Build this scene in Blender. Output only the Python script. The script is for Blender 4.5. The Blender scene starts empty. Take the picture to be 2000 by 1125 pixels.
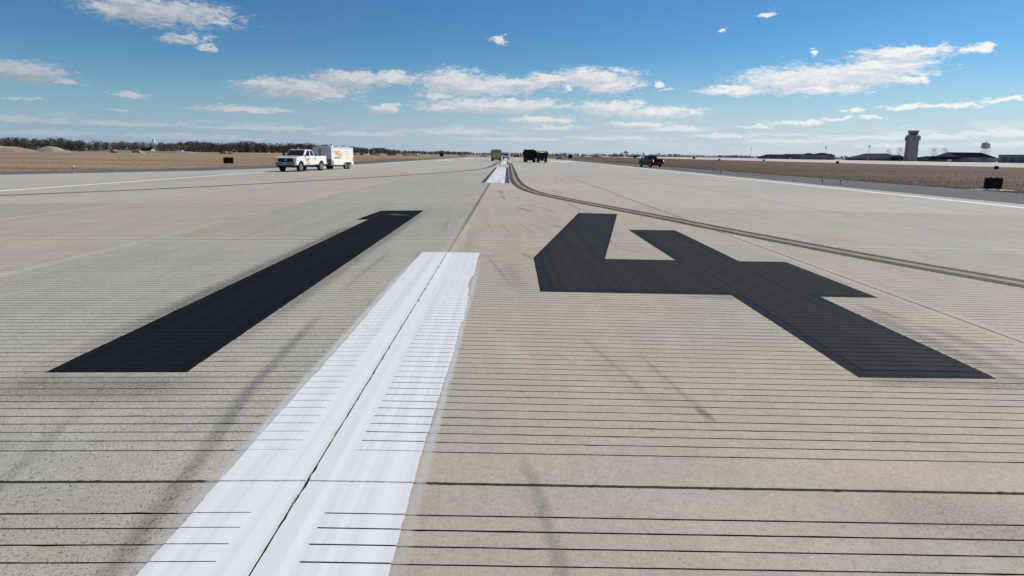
import bpy, bmesh, math, random
from mathutils import Matrix, Vector
R = math.radians
random.seed(7)
scene = bpy.context.scene
C = scene.collection

# ------------------------------------------------------------------ camera
CROWN = 0.011            # fall of the runway to either side of its centre joint
cam_data = bpy.data.cameras.new('camera')
cam = bpy.data.objects.new('camera', cam_data)
C.objects.link(cam)
cam_data.sensor_width = 36.0
cam_data.lens = 23.994
cam_data.clip_start = 0.1
cam_data.clip_end = 30000
cam.matrix_world = (Matrix.Translation((0.968, 0, 1.589)) @ Matrix.Rotation(R(-0.506), 4, 'Z')
                    @ Matrix.Rotation(R(78.935), 4, 'X') @ Matrix.Rotation(R(0.659), 4, 'Z'))
scene.camera = cam
scene.render.resolution_x, scene.render.resolution_y = 1024, 576

# ------------------------------------------------------------------ sun, sky with clouds, exposure
SUN_AZ, SUN_EL = 66.0, 41.0        # degrees from the runway direction (+Y) towards +X, and above the horizon
sun_data = bpy.data.lights.new('sun', 'SUN')
sun = bpy.data.objects.new('sun', sun_data)
C.objects.link(sun)
sun_data.energy = 4.6
sun_data.angle = R(0.53)
sun_data.color = (1.0, 0.955, 0.89)
sd = Vector((math.sin(R(SUN_AZ)) * math.cos(R(SUN_EL)), math.cos(R(SUN_AZ)) * math.cos(R(SUN_EL)), math.sin(R(SUN_EL))))
sun.rotation_euler = sd.to_track_quat('Z', 'Y').to_euler()
sun.location = (60, 30, 60)

world = bpy.data.worlds.new('World')
scene.world = world
world.use_nodes = True
SKY_STRENGTH = 0.105
SKY_TINT = (0.50, 0.77, 0.93)
SKY_GAMMA = 1.35
HAZE_COL = ((2.9, 4.1, 5.5), (5.7, 6.4, 7.4))
CLOUD_SHADE = ((3.0, 3.5, 4.1), (6.6, 7.0, 7.5))      # away from the sun, near it
CLOUD_LIT = ((4.6, 5.0, 5.5), (8.9, 8.9, 8.8))

# cumulus in view: azimuth, elevation, half width, half height (degrees), whiteness
CLOUDS = [(-25.6,9.64,5.12,.87,.55),(-21.76,9.21,1.59,.31,.5),(-29.07,9.56,1.56,.33,.5),(-27.64,10.1,2.25,.46,.5),(-23.91,7.94,2.0,.38,.4),(-22.65,7.43,.77,.28,.35),(-34.04,4.93,2.45,.65,.55),(-35.4,5.08,1.38,.51,.5),(-31.93,4.58,.95,.27,.35),(-28.02,3.8,1.63,.21,.4),(-16.19,4.82,4.86,.65,.7),(-19.53,4.99,1.48,.37,.6),(-12.29,5.65,3.18,.57,.75),(-14.29,4.39,2.16,.31,.6),(-9.5,5.81,2.62,.46,.75),(-4.63,5.66,2.8,.78,.85),(-2.16,5.31,3.93,.71,.85),(-5.67,4.61,1.73,.32,.7),(.73,5.62,3.72,.43,.85),(3.82,5.96,2.46,.35,.85),(6.89,6.08,3.44,.66,.9),(8.14,5.38,2.34,.43,.9),(4.87,5.3,.58,.2,.8),(-.91,3.85,6.03,.52,.8),(-5.06,3.59,2.49,.32,.7),(8.41,3.72,2.76,.56,.85),(12.27,3.33,3.08,.43,.85),(2.65,2.76,3.0,.36,.7),(3.7,2.16,2.91,.28,.6),(-10.16,3.53,1.29,.32,.5),(-20.55,3.08,3.91,.26,.4),(-.74,8.93,.78,.23,.6),(19.78,10.39,.72,.21,.6),(16.62,9.39,.38,.14,.6),(23.21,7.55,.24,.18,.9),(11.83,5.56,.32,.19,.8),(12.76,5.2,.51,.12,.6),(23.02,5.73,4.91,.8,1),(17.98,5.02,2.78,.3,1),(26.42,5.97,3.71,.6,1),(27.68,6.44,3.31,.42,1),(28.87,7.24,2.84,.41,1),(30.1,7.37,1.67,.3,1),(33.23,7.33,.75,.26,1),(29.69,5.49,1.18,.24,1),(23.79,4.98,3.23,.36,1),(30.51,3.63,2.37,.17,.9),(32.93,3.68,1.68,.17,.9),(35.33,3.97,1.37,.16,.9),(25.99,3.48,.67,.11,.8),(22.58,2.59,2.05,.19,.8),(19.68,2.34,1.41,.12,.7),(25.02,2.87,.96,.11,.8),(27.37,2.99,.99,.09,.7),(13.52,2.14,3.14,.28,.6),(10.7,2.49,2.81,.24,.6),(35.18,1.71,2.47,.24,.8),(32.28,1.52,2.93,.21,.75),(27.53,1.46,3.85,.18,.7),(22.34,1.23,4.54,.19,.65),(16.69,1.6,2.67,.2,.6),(36.11,1.01,3.2,.2,.7),(30.18,.92,3.66,.18,.65),(-34.07,1.89,3.24,.3,.35),(-28.35,1.81,5.04,.25,.35),(-19.71,1.78,6.51,.19,.35),(-12.02,1.46,6.12,.2,.35),(-3.83,1.75,4.6,.24,.5),(.37,1.23,6.28,.16,.4),(8.7,1.39,4.86,.16,.5),(-33.01,1.01,5.58,.27,.3),(-25.1,.98,6.46,.22,.3),(-33.93,3.33,.71,.13,.25),(-35.04,3.34,.5,.1,.25),(-28.89,2.85,.89,.11,.25)]

def N(t, kind, **kw):
    n = t.nodes.new(kind)
    ins = kw.pop('ins', {})
    for k, v in kw.items():
        setattr(n, k, v)
    for k, v in ins.items():
        if hasattr(v, 'is_linked') or isinstance(v, bpy.types.NodeSocket):
            t.links.new(v, n.inputs[k])
        else:
            n.inputs[k].default_value = v
    return n
def mth(t, op, a, b=None, c=None, clamp=False):
    n = N(t, 'ShaderNodeMath', operation=op, use_clamp=clamp)
    for i, v in enumerate((a, b, c)):
        if v is None: continue
        if isinstance(v, bpy.types.NodeSocket): t.links.new(v, n.inputs[i])
        else: n.inputs[i].default_value = v
    return n.outputs[0]
def sstep(t, v, a, b):
    n = N(t, 'ShaderNodeMapRange', interpolation_type='SMOOTHSTEP')
    t.links.new(v, n.inputs[0])
    n.inputs[1].default_value, n.inputs[2].default_value = a, b
    n.inputs[3].default_value, n.inputs[4].default_value = 0.0, 1.0
    return n.outputs[0]
def mixc(t, f, a, b, blend='MIX'):
    n = N(t, 'ShaderNodeMix', data_type='RGBA', blend_type=blend)
    for i, v in ((0, f), (6, a), (7, b)):
        if isinstance(v, bpy.types.NodeSocket): t.links.new(v, n.inputs[i])
        elif i == 0: n.inputs[0].default_value = v
        else: n.inputs[i].default_value = tuple(v) + ((1.0,) if len(v) == 3 else ())
    return n.outputs[2]
def noise(t, vec, scale, detail=4, rough=0.55, dims='3D'):
    n = N(t, 'ShaderNodeTexNoise', noise_dimensions=dims)
    n.inputs['Scale'].default_value = scale
    n.inputs['Detail'].default_value = detail
    n.inputs['Roughness'].default_value = rough
    t.links.new(vec, n.inputs['Vector'])
    return n.outputs['Fac']

def cloud_group(blobs):
    """node group: distance field of some of the clouds at (azimuth, elevation, 0)"""
    cg = bpy.data.node_groups.new('cloud_field', 'ShaderNodeTree')
    cg.interface.new_socket('P', in_out='INPUT', socket_type='NodeSocketVector')
    cg.interface.new_socket('D', in_out='OUTPUT', socket_type='NodeSocketFloat')
    gi = cg.nodes.new('NodeGroupInput'); go = cg.nodes.new('NodeGroupOutput')
    acc = None
    for (a, e, sa, se, b) in blobs:
        m = N(cg, 'ShaderNodeVectorMath', operation='MULTIPLY_ADD')
        cg.links.new(gi.outputs[0], m.inputs[0])
        m.inputs[1].default_value = (1 / (sa * 1.15), 1 / (se * 1.35), 0)
        m.inputs[2].default_value = (-a / (sa * 1.15), -e / (se * 1.35), 0)
        l = N(cg, 'ShaderNodeVectorMath', operation='LENGTH')
        cg.links.new(m.outputs[0], l.inputs[0])
        d = mth(cg, 'ADD', l.outputs['Value'], (1 - b) * 0.34)
        if acc is None: acc = d
        else:
            s = N(cg, 'ShaderNodeMath', operation='SMOOTH_MIN')
            cg.links.new(acc, s.inputs[0]); cg.links.new(d, s.inputs[1]); s.inputs[2].default_value = 0.25
            acc = s.outputs[0]
    cg.links.new(acc, go.inputs[0])
    return cg

wt = world.node_tree
wt.nodes.clear()
sky = N(wt, 'ShaderNodeTexSky', sky_type='NISHITA')
sky.sun_disc = False
sky.sun_elevation = R(SUN_EL)
sky.sun_rotation = R(SUN_AZ)
sky.altitude = 10
sky.air_density = 1.0
sky.dust_density = 0.15
sky.ozone_density = 3.0
tc = N(wt, 'ShaderNodeTexCoord')
nrm = N(wt, 'ShaderNodeVectorMath', operation='NORMALIZE', ins={0: tc.outputs['Generated']})
sep = N(wt, 'ShaderNodeSeparateXYZ', ins={0: nrm.outputs[0]})
dx, dy, dz = sep.outputs
az = mth(wt, 'MULTIPLY', mth(wt, 'ARCTAN2', dx, dy), 180 / math.pi)
el = mth(wt, 'MULTIPLY', mth(wt, 'ARCSINE', dz), 180 / math.pi)
# noise laid on the direction sphere, finer near the horizon
el_c = mth(wt, 'MAXIMUM', el, 0.3)
squash = N(wt, 'ShaderNodeVectorMath', operation='MULTIPLY', ins={0: nrm.outputs[0]})
squash.inputs[1].default_value = (1, 1, 2.6)
n_mid = noise(wt, squash.outputs[0], 42, 4, 0.62)
n_fine = noise(wt, squash.outputs[0], 130, 4, 0.6)
n_shade = noise(wt, squash.outputs[0], 75, 2, 0.6)
warp_a = mth(wt, 'MULTIPLY', mth(wt, 'SUBTRACT', n_mid, 0.5), 3.0)
warp_e = mth(wt, 'MULTIPLY', mth(wt, 'SUBTRACT', noise(wt, squash.outputs[0], 47, 3, 0.62), 0.5),
             mth(wt, 'MINIMUM', mth(wt, 'MULTIPLY', mth(wt, 'ADD', el_c, 0.8), 0.24), 1.3))
puff = mth(wt, 'ADD', mth(wt, 'MULTIPLY', mth(wt, 'SUBTRACT', n_mid, 0.5), 0.9), mth(wt, 'MULTIPLY', mth(wt, 'SUBTRACT', n_fine, 0.5), 1.25))
def cloud_density(cg, lift):
    p = N(wt, 'ShaderNodeCombineXYZ')
    wt.links.new(mth(wt, 'ADD', az, mth(wt, 'ADD', warp_a, lift * 0.8)), p.inputs[0])
    wt.links.new(mth(wt, 'ADD', el, mth(wt, 'ADD', warp_e, lift)), p.inputs[1])
    g = N(wt, 'ShaderNodeGroup'); g.node_tree = cg
    wt.links.new(p.outputs[0], g.inputs[0])
    return mth(wt, 'ADD', g.outputs[0], puff)
# the same kind of cumulus over the rest of the sky, on a flat layer
pl = N(wt, 'ShaderNodeCombineXYZ')
zz = mth(wt, 'ADD', mth(wt, 'MAXIMUM', dz, 0.0), 0.06)
wt.links.new(mth(wt, 'DIVIDE', dx, zz), pl.inputs[0]); wt.links.new(mth(wt, 'DIVIDE', dy, zz), pl.inputs[1])
n_layer = noise(wt, pl.outputs[0], 1.1, 4, 0.55)
a_rest = mth(wt, 'MULTIPLY', mth(wt, 'MULTIPLY', sstep(wt, n_layer, 0.56, 0.68), 0.9), sstep(wt, el, 0.0, 3.0))
# thin far strata just over the horizon, all round
st = N(wt, 'ShaderNodeVectorMath', operation='MULTIPLY', ins={0: nrm.outputs[0]})
st.inputs[1].default_value = (1, 1, 9)
n_st = noise(wt, st.outputs[0], 16, 3, 0.6)
low = mth(wt, 'MULTIPLY', sstep(wt, el, 3.4, 1.2), sstep(wt, n_st, 0.45, 0.62))
a_low = mth(wt, 'MULTIPLY', low, 0.5)
tosun = N(wt, 'ShaderNodeVectorMath', operation='DOT_PRODUCT', ins={0: nrm.outputs[0]})
tosun.inputs[1].default_value = tuple(sd)
phase = sstep(wt, tosun.outputs['Value'], -0.15, 0.75)
c_shade = mixc(wt, phase, CLOUD_SHADE[0], CLOUD_SHADE[1])
c_lit = mixc(wt, phase, CLOUD_LIT[0], CLOUD_LIT[1])
pre = N(wt, 'ShaderNodeVectorMath', operation='SCALE', ins={0: sky.outputs[0], 3: SKY_STRENGTH})
gam = N(wt, 'ShaderNodeGamma', ins={0: pre.outputs[0], 1: SKY_GAMMA})        # the deep, contrasty blue of the photograph
skyc = mixc(wt, 1.0, gam.outputs[0], [x / SKY_STRENGTH for x in SKY_TINT], 'MULTIPLY')
# pale haze low over the horizon, whiter towards the sun
hz_f = mth(wt, 'MULTIPLY', mth(wt, 'POWER', sstep(wt, el, 9.0, -0.5), 1.5), 0.92)
hz_c = mixc(wt, phase, HAZE_COL[0], HAZE_COL[1])
skyc = mixc(wt, hz_f, skyc, hz_c)
def background(alpha, lit):
    c_cloud = mixc(wt, lit, c_shade, c_lit)
    return N(wt, 'ShaderNodeBackground', ins={0: mixc(wt, alpha, skyc, c_cloud), 1: SKY_STRENGTH}).outputs[0]
def mix_shader(f, a, b):
    n = N(wt, 'ShaderNodeMixShader')
    wt.links.new(f, n.inputs[0]); wt.links.new(a, n.inputs[1]); wt.links.new(b, n.inputs[2])
    return n.outputs[0]
# the clouds in view, sector by sector so that each direction only asks the clouds near it
BOUNDS = [-46, -30, -21, -8, 3, 14, 25, 46]
view = None
for lo, hi in zip(BOUNDS, BOUNDS[1:]):
    near = [c for c in CLOUDS if c[0] + c[2] * 1.7 + 1.6 > lo and c[0] - c[2] * 1.7 - 1.6 < hi]
    cg = cloud_group(near)
    d0 = cloud_density(cg, 0.0); d1 = cloud_density(cg, 0.28)
    alpha = mth(wt, 'MAXIMUM', mth(wt, 'MULTIPLY', mth(wt, 'MULTIPLY', sstep(wt, d0, 1.24, 0.48), mth(wt, 'ADD', 0.42, mth(wt, 'MULTIPLY', sstep(wt, el, 0.6, 3.4), 0.58))), 0.96), a_low, clamp=True)
    # tops and the side near the sun bright, bases grey
    sh = background(alpha, sstep(wt, mth(wt, 'ADD', mth(wt, 'SUBTRACT', d1, d0), mth(wt, 'MULTIPLY', mth(wt, 'SUBTRACT', n_shade, 0.5), 1.3)), -0.3, 0.5))
    view = sh if view is None else mix_shader(mth(wt, 'GREATER_THAN', az, lo), view, sh)
rest = background(mth(wt, 'MAXIMUM', a_rest, a_low, clamp=True), sstep(wt, n_layer, 0.75, 0.58))
outside = mth(wt, 'MAXIMUM', mth(wt, 'GREATER_THAN', mth(wt, 'ABSOLUTE', az), 45.0), mth(wt, 'GREATER_THAN', el, 14.5))
wo = N(wt, 'ShaderNodeOutputWorld')
wt.links.new(mix_shader(outside, view, rest), wo.inputs[0])
world.cycles.sampling_method = 'MANUAL'
world.cycles.sample_map_resolution = 512

vs = scene.view_settings
vs.view_transform = 'Standard'; vs.look = 'None'; vs.exposure = 0.0; vs.gamma = 1.0
vs.use_curve_mapping = False

# ------------------------------------------------------------------ helpers
def tag(o, label=None, cat=None, group=None, kind=None):
    if label: o['label'] = label
    if cat: o['category'] = cat
    if group: o['group'] = group
    if kind: o['kind'] = kind
    return o
def empty(name, loc=(0, 0, 0), rz=0.0):
    o = bpy.data.objects.new(name, None); C.objects.link(o)
    o.location = loc; o.rotation_euler = (0, 0, rz)
    o.empty_display_size = 0.2
    return o
def link(name, me, parent=None):
    o = bpy.data.objects.new(name, me); C.objects.link(o)
    o.parent = parent
    return o
class MB:
    """collects faces, then makes ONE mesh object"""
    def __init__(s): s.v = []; s.f = []; s.mi = []; s.uv = {}
    def poly(s, pts, mi=0):
        b = len(s.v); s.v += [tuple(p) for p in pts]; s.f.append(tuple(range(b, b + len(pts)))); s.mi.append(mi); return s
    def box(s, x0, x1, y0, y1, z0, z1, mi=0, top=None):
        t = top or (x0, x1, y0, y1)
        b = len(s.v)
        s.v += [(x0, y0, z0), (x1, y0, z0), (x1, y1, z0), (x0, y1, z0), (t[0], t[2], z1), (t[1], t[2], z1), (t[1], t[3], z1), (t[0], t[3], z1)]
        for f in ((3, 2, 1, 0), (4, 5, 6, 7), (0, 1, 5, 4), (1, 2, 6, 5), (2, 3, 7, 6), (3, 0, 4, 7)):
            s.f.append(tuple(b + i for i in f)); s.mi.append(mi)
        return s
    def cyl(s, p0, p1, r0, r1=None, n=12, mi=0, cap=True):
        p0, p1 = Vector(p0), Vector(p1); r1 = r0 if r1 is None else r1
        ax = (p1 - p0).normalized()
        u = ax.orthogonal().normalized(); w = ax.cross(u)
        b = len(s.v)
        for p, r in ((p0, r0), (p1, r1)):
            for i in range(n):
                a = 2 * math.pi * i / n
                s.v.append(tuple(p + u * (r * math.cos(a)) + w * (r * math.sin(a))))
        for i in range(n):
            j = (i + 1) % n
            s.f.append((b + i, b + j, b + n + j, b + n + i)); s.mi.append(mi)
        if cap:
            s.f.append(tuple(b + i for i in reversed(range(n)))); s.mi.append(mi)
            s.f.append(tuple(b + n + i for i in range(n))); s.mi.append(mi)
        return s
    def prism(s, prof, x0, x1, mi=0):
        """profile of (y, z) run along x; profile anticlockwise seen from +x"""
        n = len(prof); b = len(s.v)
        for x in (x0, x1):
            s.v += [(x, y, z) for y, z in prof]
        for i in range(n):
            j = (i + 1) % n
            s.f.append((b + i, b + j, b + n + j, b + n + i)); s.mi.append(mi)
        s.f.append(tuple(b + i for i in range(n))[::-1]); s.mi.append(mi)
        s.f.append(tuple(b + n + i for i in range(n))); s.mi.append(mi)
        return s
    def mesh(s, name, mats):
        me = bpy.data.meshes.new(name)
        me.from_pydata(s.v, [], s.f)
        for m in (mats if isinstance(mats, (list, tuple)) else [mats]): me.materials.append(m)
        if any(s.mi): me.polygons.foreach_set('material_index', s.mi)
        me.update()
        return me
    def build(s, name, mats, parent=None, bevel=0, smooth=False, recalc=True):
        me = s.mesh(name, mats)
        if recalc:
            bm = bmesh.new(); bm.from_mesh(me); bmesh.ops.recalc_face_normals(bm, faces=bm.faces); bm.to_mesh(me); bm.free()
        if smooth:
            me.polygons.foreach_set('use_smooth', [True] * len(me.polygons))
        o = link(name, me, parent)
        if bevel:
            m = o.modifiers.new('bevel', 'BEVEL'); m.width = bevel; m.segments = 2; m.limit_method = 'ANGLE'; m.angle_limit = R(35)
        return o

# ------------------------------------------------------------------ materials
def new_mat(name):
    m = bpy.data.materials.new(name); m.use_nodes = True
    t = m.node_tree
    return m, t, t.nodes['Principled BSDF']
def flat(name, col, rough=0.5, metal=0.0, spec=0.5, var=0.12, scale=3.0, coat=0.0, emit=None):
    m, t, p = new_mat(name)
    tcn = N(t, 'ShaderNodeTexCoord')
    f = noise(t, tcn.outputs['Object'], scale, 5, 0.6)
    c = mixc(t, f, [x * (1 - var) for x in col], [min(1, x * (1 + var)) for x in col])
    t.links.new(c, p.inputs['Base Color'])
    p.inputs['Roughness'].default_value = rough; p.inputs['Metallic'].default_value = metal
    p.inputs['Specular IOR Level'].default_value = spec
    if coat: p.inputs['Coat Weight'].default_value = coat
    if emit:
        p.inputs['Emission Color'].default_value = tuple(emit[:3]) + (1,); p.inputs['Emission Strength'].default_value = emit[3]
    return m
M = {}
M['white_paint_car'] = flat('white_car_paint', (.80, .80, .78), .3, coat=.5, var=.03)
M['dark_paint_car'] = flat('dark_green_car_paint', (.004, .006, .006), .4, spec=.3, coat=.08, var=.1)
M['silver_car'] = flat('silver_car_paint', (.5, .5, .5), .35, .3, coat=.4, var=.03)
M['glass'] = flat('dark_window_glass', (.012, .018, .02), .06, spec=.7, var=.05)
M['tyre'] = flat('tyre_rubber', (.018, .018, .019), .85, var=.2)
M['rim'] = flat('wheel_rim_metal', (.55, .55, .54), .35, .8)
M['chrome'] = flat('bumper_chrome', (.52, .53, .5), .3, .7)
M['black'] = flat('black_plastic', (.012, .012, .014), .5, var=.2)
M['amber'] = flat('amber_lens', (.75, .24, .02), .3)
M['red_lens'] = flat('red_lens', (.4, .012, .015), .25)
M['tail_lit'] = flat('lit_tail_lamp', (.6, .02, .02), .3, emit=(1, .06, .05, 1.6))
M['tail_hot'] = flat('lit_bulb', (.9, .7, .6), .3, emit=(1, .75, .6, 4.0))
M['lamp_glass'] = flat('headlamp_glass', (.62, .63, .65), .12, var=.05)
M['orange_print'] = flat('orange_print', (.80, .47, .14), .5)
M['dark_print'] = flat('dark_print', (.035, .035, .05), .5)
M['grey_print'] = flat('grey_print', (.38, .38, .4), .5)
M['red_print'] = flat('red_print', (.42, .07, .07), .5)
M['trailer_white'] = flat('trailer_white_sheet', (.78, .76, .68), .45, var=.05)
M['trailer_grey'] = flat('trailer_front_sheet', (.58, .6, .62), .4, var=.05)
M['stone_guard'] = flat('stone_guard_plate', (.17, .155, .14), .5, .3)
M['brown_panel'] = flat('brown_panel', (.34, .19, .08), .6)
M['olive_box'] = flat('tan_box_body', (.40, .37, .27), .5, var=.1)
M['green_roof'] = flat('dark_roof_canvas', (.07, .085, .08), .6)
M['yellow_print'] = flat('yellow_print', (.56, .43, .05), .5)
M['dump_dark'] = flat('dump_body_steel', (.012, .014, .016), .6, spec=.2, var=.3)
M['dump_brown'] = flat('dump_body_worn_steel', (.020, .018, .017), .65, spec=.2, var=.3)
M['yellow_paint'] = flat('yellow_machine_paint', (.66, .42, .04), .5)
M['orange_paint'] = flat('orange_machine_paint', (.62, .24, .05), .5)
M['red_paint'] = flat('red_machine_paint', (.42, .05, .04), .5)
M['yellow_bright'] = flat('pale_yellow_load', (.75, .74, .28), .6)
M['sign_black'] = flat('sign_back_black', (.006, .006, .007), .6, spec=.2)
M['metal_grey'] = flat('galvanised_steel', (.36, .37, .37), .45, .6)
M['pad_concrete'] = flat('pad_concrete', (.46, .43, .37), .9)
M['wall_grey'] = flat('grey_clad_wall', (.20, .22, .24), .7, scale=.4)
M['wall_tan'] = flat('tan_block_wall', (.20, .185, .17), .8, scale=.4)
M['wall_white'] = flat('white_wall', (.74, .74, .72), .7, scale=.4)
M['wall_brown'] = flat('brown_brick_wall', (.12, .085, .07), .9, scale=.4)
M['roof_blue'] = flat('dark_blue_metal_roof', (.007, .012, .021), .8, spec=0.0, scale=.3)
M['roof_grey'] = flat('grey_shingle_roof', (.075, .08, .085), .9, spec=0.0, scale=.5)
M['roof_dark'] = flat('dark_shingle_roof', (.028, .035, .04), .9, spec=0.0, scale=.5)
M['door_dark'] = flat('dark_door', (.10, .11, .12), .6)
M['tower_concrete'] = flat('tower_concrete', (.30, .27, .25), .8, scale=.3)
M['tower_band'] = flat('tower_brown_recess', (.20, .155, .135), .8, scale=.3)
M['tank_paint'] = flat('water_tank_paint', (.42, .40, .39), .5, scale=.3)
M['tank_red'] = flat('red_band_paint', (.36, .10, .08), .5, scale=.3)
M['bark'] = flat('grey_brown_bark', (.10, .08, .07), .9, scale=1)
M['twig'] = flat('bare_twigs', (.105, .083, .073), .9, var=.35, scale=.05)
M['needle'] = flat('dark_evergreen_foliage', (.022, .034, .02), .8, var=.4, scale=.4)
M['sand_orange'] = flat('orange_sand', (.60, .36, .17), .95, var=.2, scale=.3)
M['orange_cloth'] = flat('orange_windsock_cloth', (.8, .09, .04), .7)

def ground_mat(name, c1, c2, c3, s_big, s_mid, stretch=(1, 1, 1), fine=40., bump=.3, rough=.95):
    m, t, p = new_mat(name)
    g = N(t, 'ShaderNodeNewGeometry')
    v = N(t, 'ShaderNodeVectorMath', operation='MULTIPLY', ins={0: g.outputs['Position']}); v.inputs[1].default_value = stretch
    f1 = sstep(t, noise(t, v.outputs[0], s_big, 5, .6), .36, .64)
    f2 = sstep(t, noise(t, v.outputs[0], s_mid, 6, .65), .35, .68)
    f3 = noise(t, g.outputs['Position'], fine, 4, .6)
    c = mixc(t, f1, c1, c2)
    c = mixc(t, mth(t, 'MULTIPLY', f2, .75), c, c3)
    k = mth(t, 'ADD', mth(t, 'MULTIPLY', f3, .6), .7)
    kk = N(t, 'ShaderNodeCombineColor', ins={0: k, 1: k, 2: k})
    c = mixc(t, 1.0, c, kk.outputs[0], 'MULTIPLY')
    t.links.new(c, p.inputs['Base Color'])
    p.inputs['Roughness'].default_value = rough; p.inputs['Specular IOR Level'].default_value = .2
    b = N(t, 'ShaderNodeBump', ins={'Height': f3, 'Strength': bump, 'Distance': .02})
    t.links.new(b.outputs[0], p.inputs['Normal'])
    return m
def grass_ground():
    m = ground_mat('dry_grass_ground', (.38, .275, .16), (.30, .21, .12), (.15, .10, .06), .02, .10, (.14, 1.3, 1), 3.0)
    t = m.node_tree; p = t.nodes['Principled BSDF']
    src = p.inputs['Base Color'].links[0].from_socket
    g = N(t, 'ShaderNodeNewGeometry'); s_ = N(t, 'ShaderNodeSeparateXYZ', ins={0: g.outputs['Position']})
    side = sstep(t, s_.outputs[0], -20, 25)                   # browner right of the runway: backlit darkness of the grass put into its colour
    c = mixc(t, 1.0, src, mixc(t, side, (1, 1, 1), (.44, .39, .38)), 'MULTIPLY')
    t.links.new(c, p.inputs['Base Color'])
    return m
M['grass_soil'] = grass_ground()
M['asphalt'] = ground_mat('asphalt_shoulder', (.115, .118, .122), (.135, .135, .135), (.10, .10, .105), .05, .3, (1, .15, 1), 60)
M['apron'] = ground_mat('apron_concrete', (.50, .47, .42), (.56, .53, .48), (.44, .42, .38), .01, .05, (1, .3, 1), 10)
M['dirt_pile'] = ground_mat('grey_spoil', (.30, .255, .19), (.22, .195, .145), (.17, .155, .115), .12, .5, (1, 1, 1.5), 2, .8)
M['stone_pile'] = ground_mat('pale_crushed_stone', (.33, .295, .23), (.29, .26, .20), (.24, .215, .17), .2, .8, (1, 1, 1), 3, .8)

# concrete of the runway: the slab's own tone comes from the object's colour
def concrete_mat():
    m, t, p = new_mat('runway_concrete')
    oi = N(t, 'ShaderNodeObjectInfo')
    g = N(t, 'ShaderNodeNewGeometry')
    P = g.outputs['Position']
    big = noise(t, P, .35, 2, .6)
    st = N(t, 'ShaderNodeVectorMath', operation='MULTIPLY', ins={0: P}); st.inputs[1].default_value = (1, .12, 1)
    streak = noise(t, st.outputs[0], 2.2, 3, .6)
    sp = N(t, 'ShaderNodeVectorMath', operation='MULTIPLY', ins={0: P}); sp.inputs[1].default_value = (1, .5, 1)
    grain = noise(t, P, 130, 3, .75)
    mott = noise(t, P, 28, 3, .7)
    patch = noise(t, P, 1.6, 3, .62)
    broom = N(t, 'ShaderNodeVectorMath', operation='MULTIPLY', ins={0: P}); broom.inputs[1].default_value = (1, .05, 1)
    brm = noise(t, broom.outputs[0], 190, 1, .5)
    pits = N(t, 'ShaderNodeTexVoronoi', feature='F1', ins={'Vector': sp.outputs[0], 'Scale': 85.0})
    pit_small = mth(t, 'MULTIPLY', sstep(t, pits.outputs['Distance'], .40, .22),
                    sstep(t, noise(t, P, 14, 2, .7), .42, .54))
    speck = sstep(t, noise(t, sp.outputs[0], 92, 3, .7), .585, .655)
    pit_amt = mth(t, 'MULTIPLY', mth(t, 'MAXIMUM', mth(t, 'MULTIPLY', pit_small, .45), mth(t, 'MULTIPLY', speck, mth(t, 'ADD', .5, patch))), oi.outputs['Alpha'])
    warm = mixc(t, sstep(t, big, .4, .62), (1.03, 1.0, .96), (.95, .98, 1.0))
    c = mixc(t, 1.0, oi.outputs['Color'], warm, 'MULTIPLY')
    def mul(c, fac, lo, hi):
        k = mth(t, 'ADD', mth(t, 'MULTIPLY', fac, hi - lo), lo)
        kk = N(t, 'ShaderNodeCombineColor', ins={0: k, 1: k, 2: k})
        return mixc(t, 1.0, c, kk.outputs[0], 'MULTIPLY')
    c = mul(c, streak, .86, 1.12)
    c = mul(c, patch, .86, 1.13)
    c = mul(c, mott, .70, 1.28)
    c = mul(c, grain, .66, 1.34)
    c = mul(c, brm, .92, 1.07)
    c = mixc(t, mth(t, 'MINIMUM', mth(t, 'MULTIPLY', pit_amt, .95), .92), c, (.05, .048, .045))
    t.links.new(c, p.inputs['Base Color'])
    p.inputs['Roughness'].default_value = .8; p.inputs['Specular IOR Level'].default_value = .25
    h = mth(t, 'SUBTRACT', mth(t, 'ADD', mth(t, 'MULTIPLY', grain, .6), mth(t, 'MULTIPLY', mott, .5)), mth(t, 'MULTIPLY', pit_amt, 1.2))
    b = N(t, 'ShaderNodeBump', ins={'Height': h, 'Strength': .45, 'Distance': .004})
    t.links.new(b.outputs[0], p.inputs['Normal'])
    return m
M['concrete'] = concrete_mat()
M['groove'] = flat('groove_dirt', (.035, .033, .032), .95, var=.3, scale=30)
M['sealant'] = flat('joint_sealant', (.014, .014, .015), .8, var=.3, scale=8)

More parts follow.
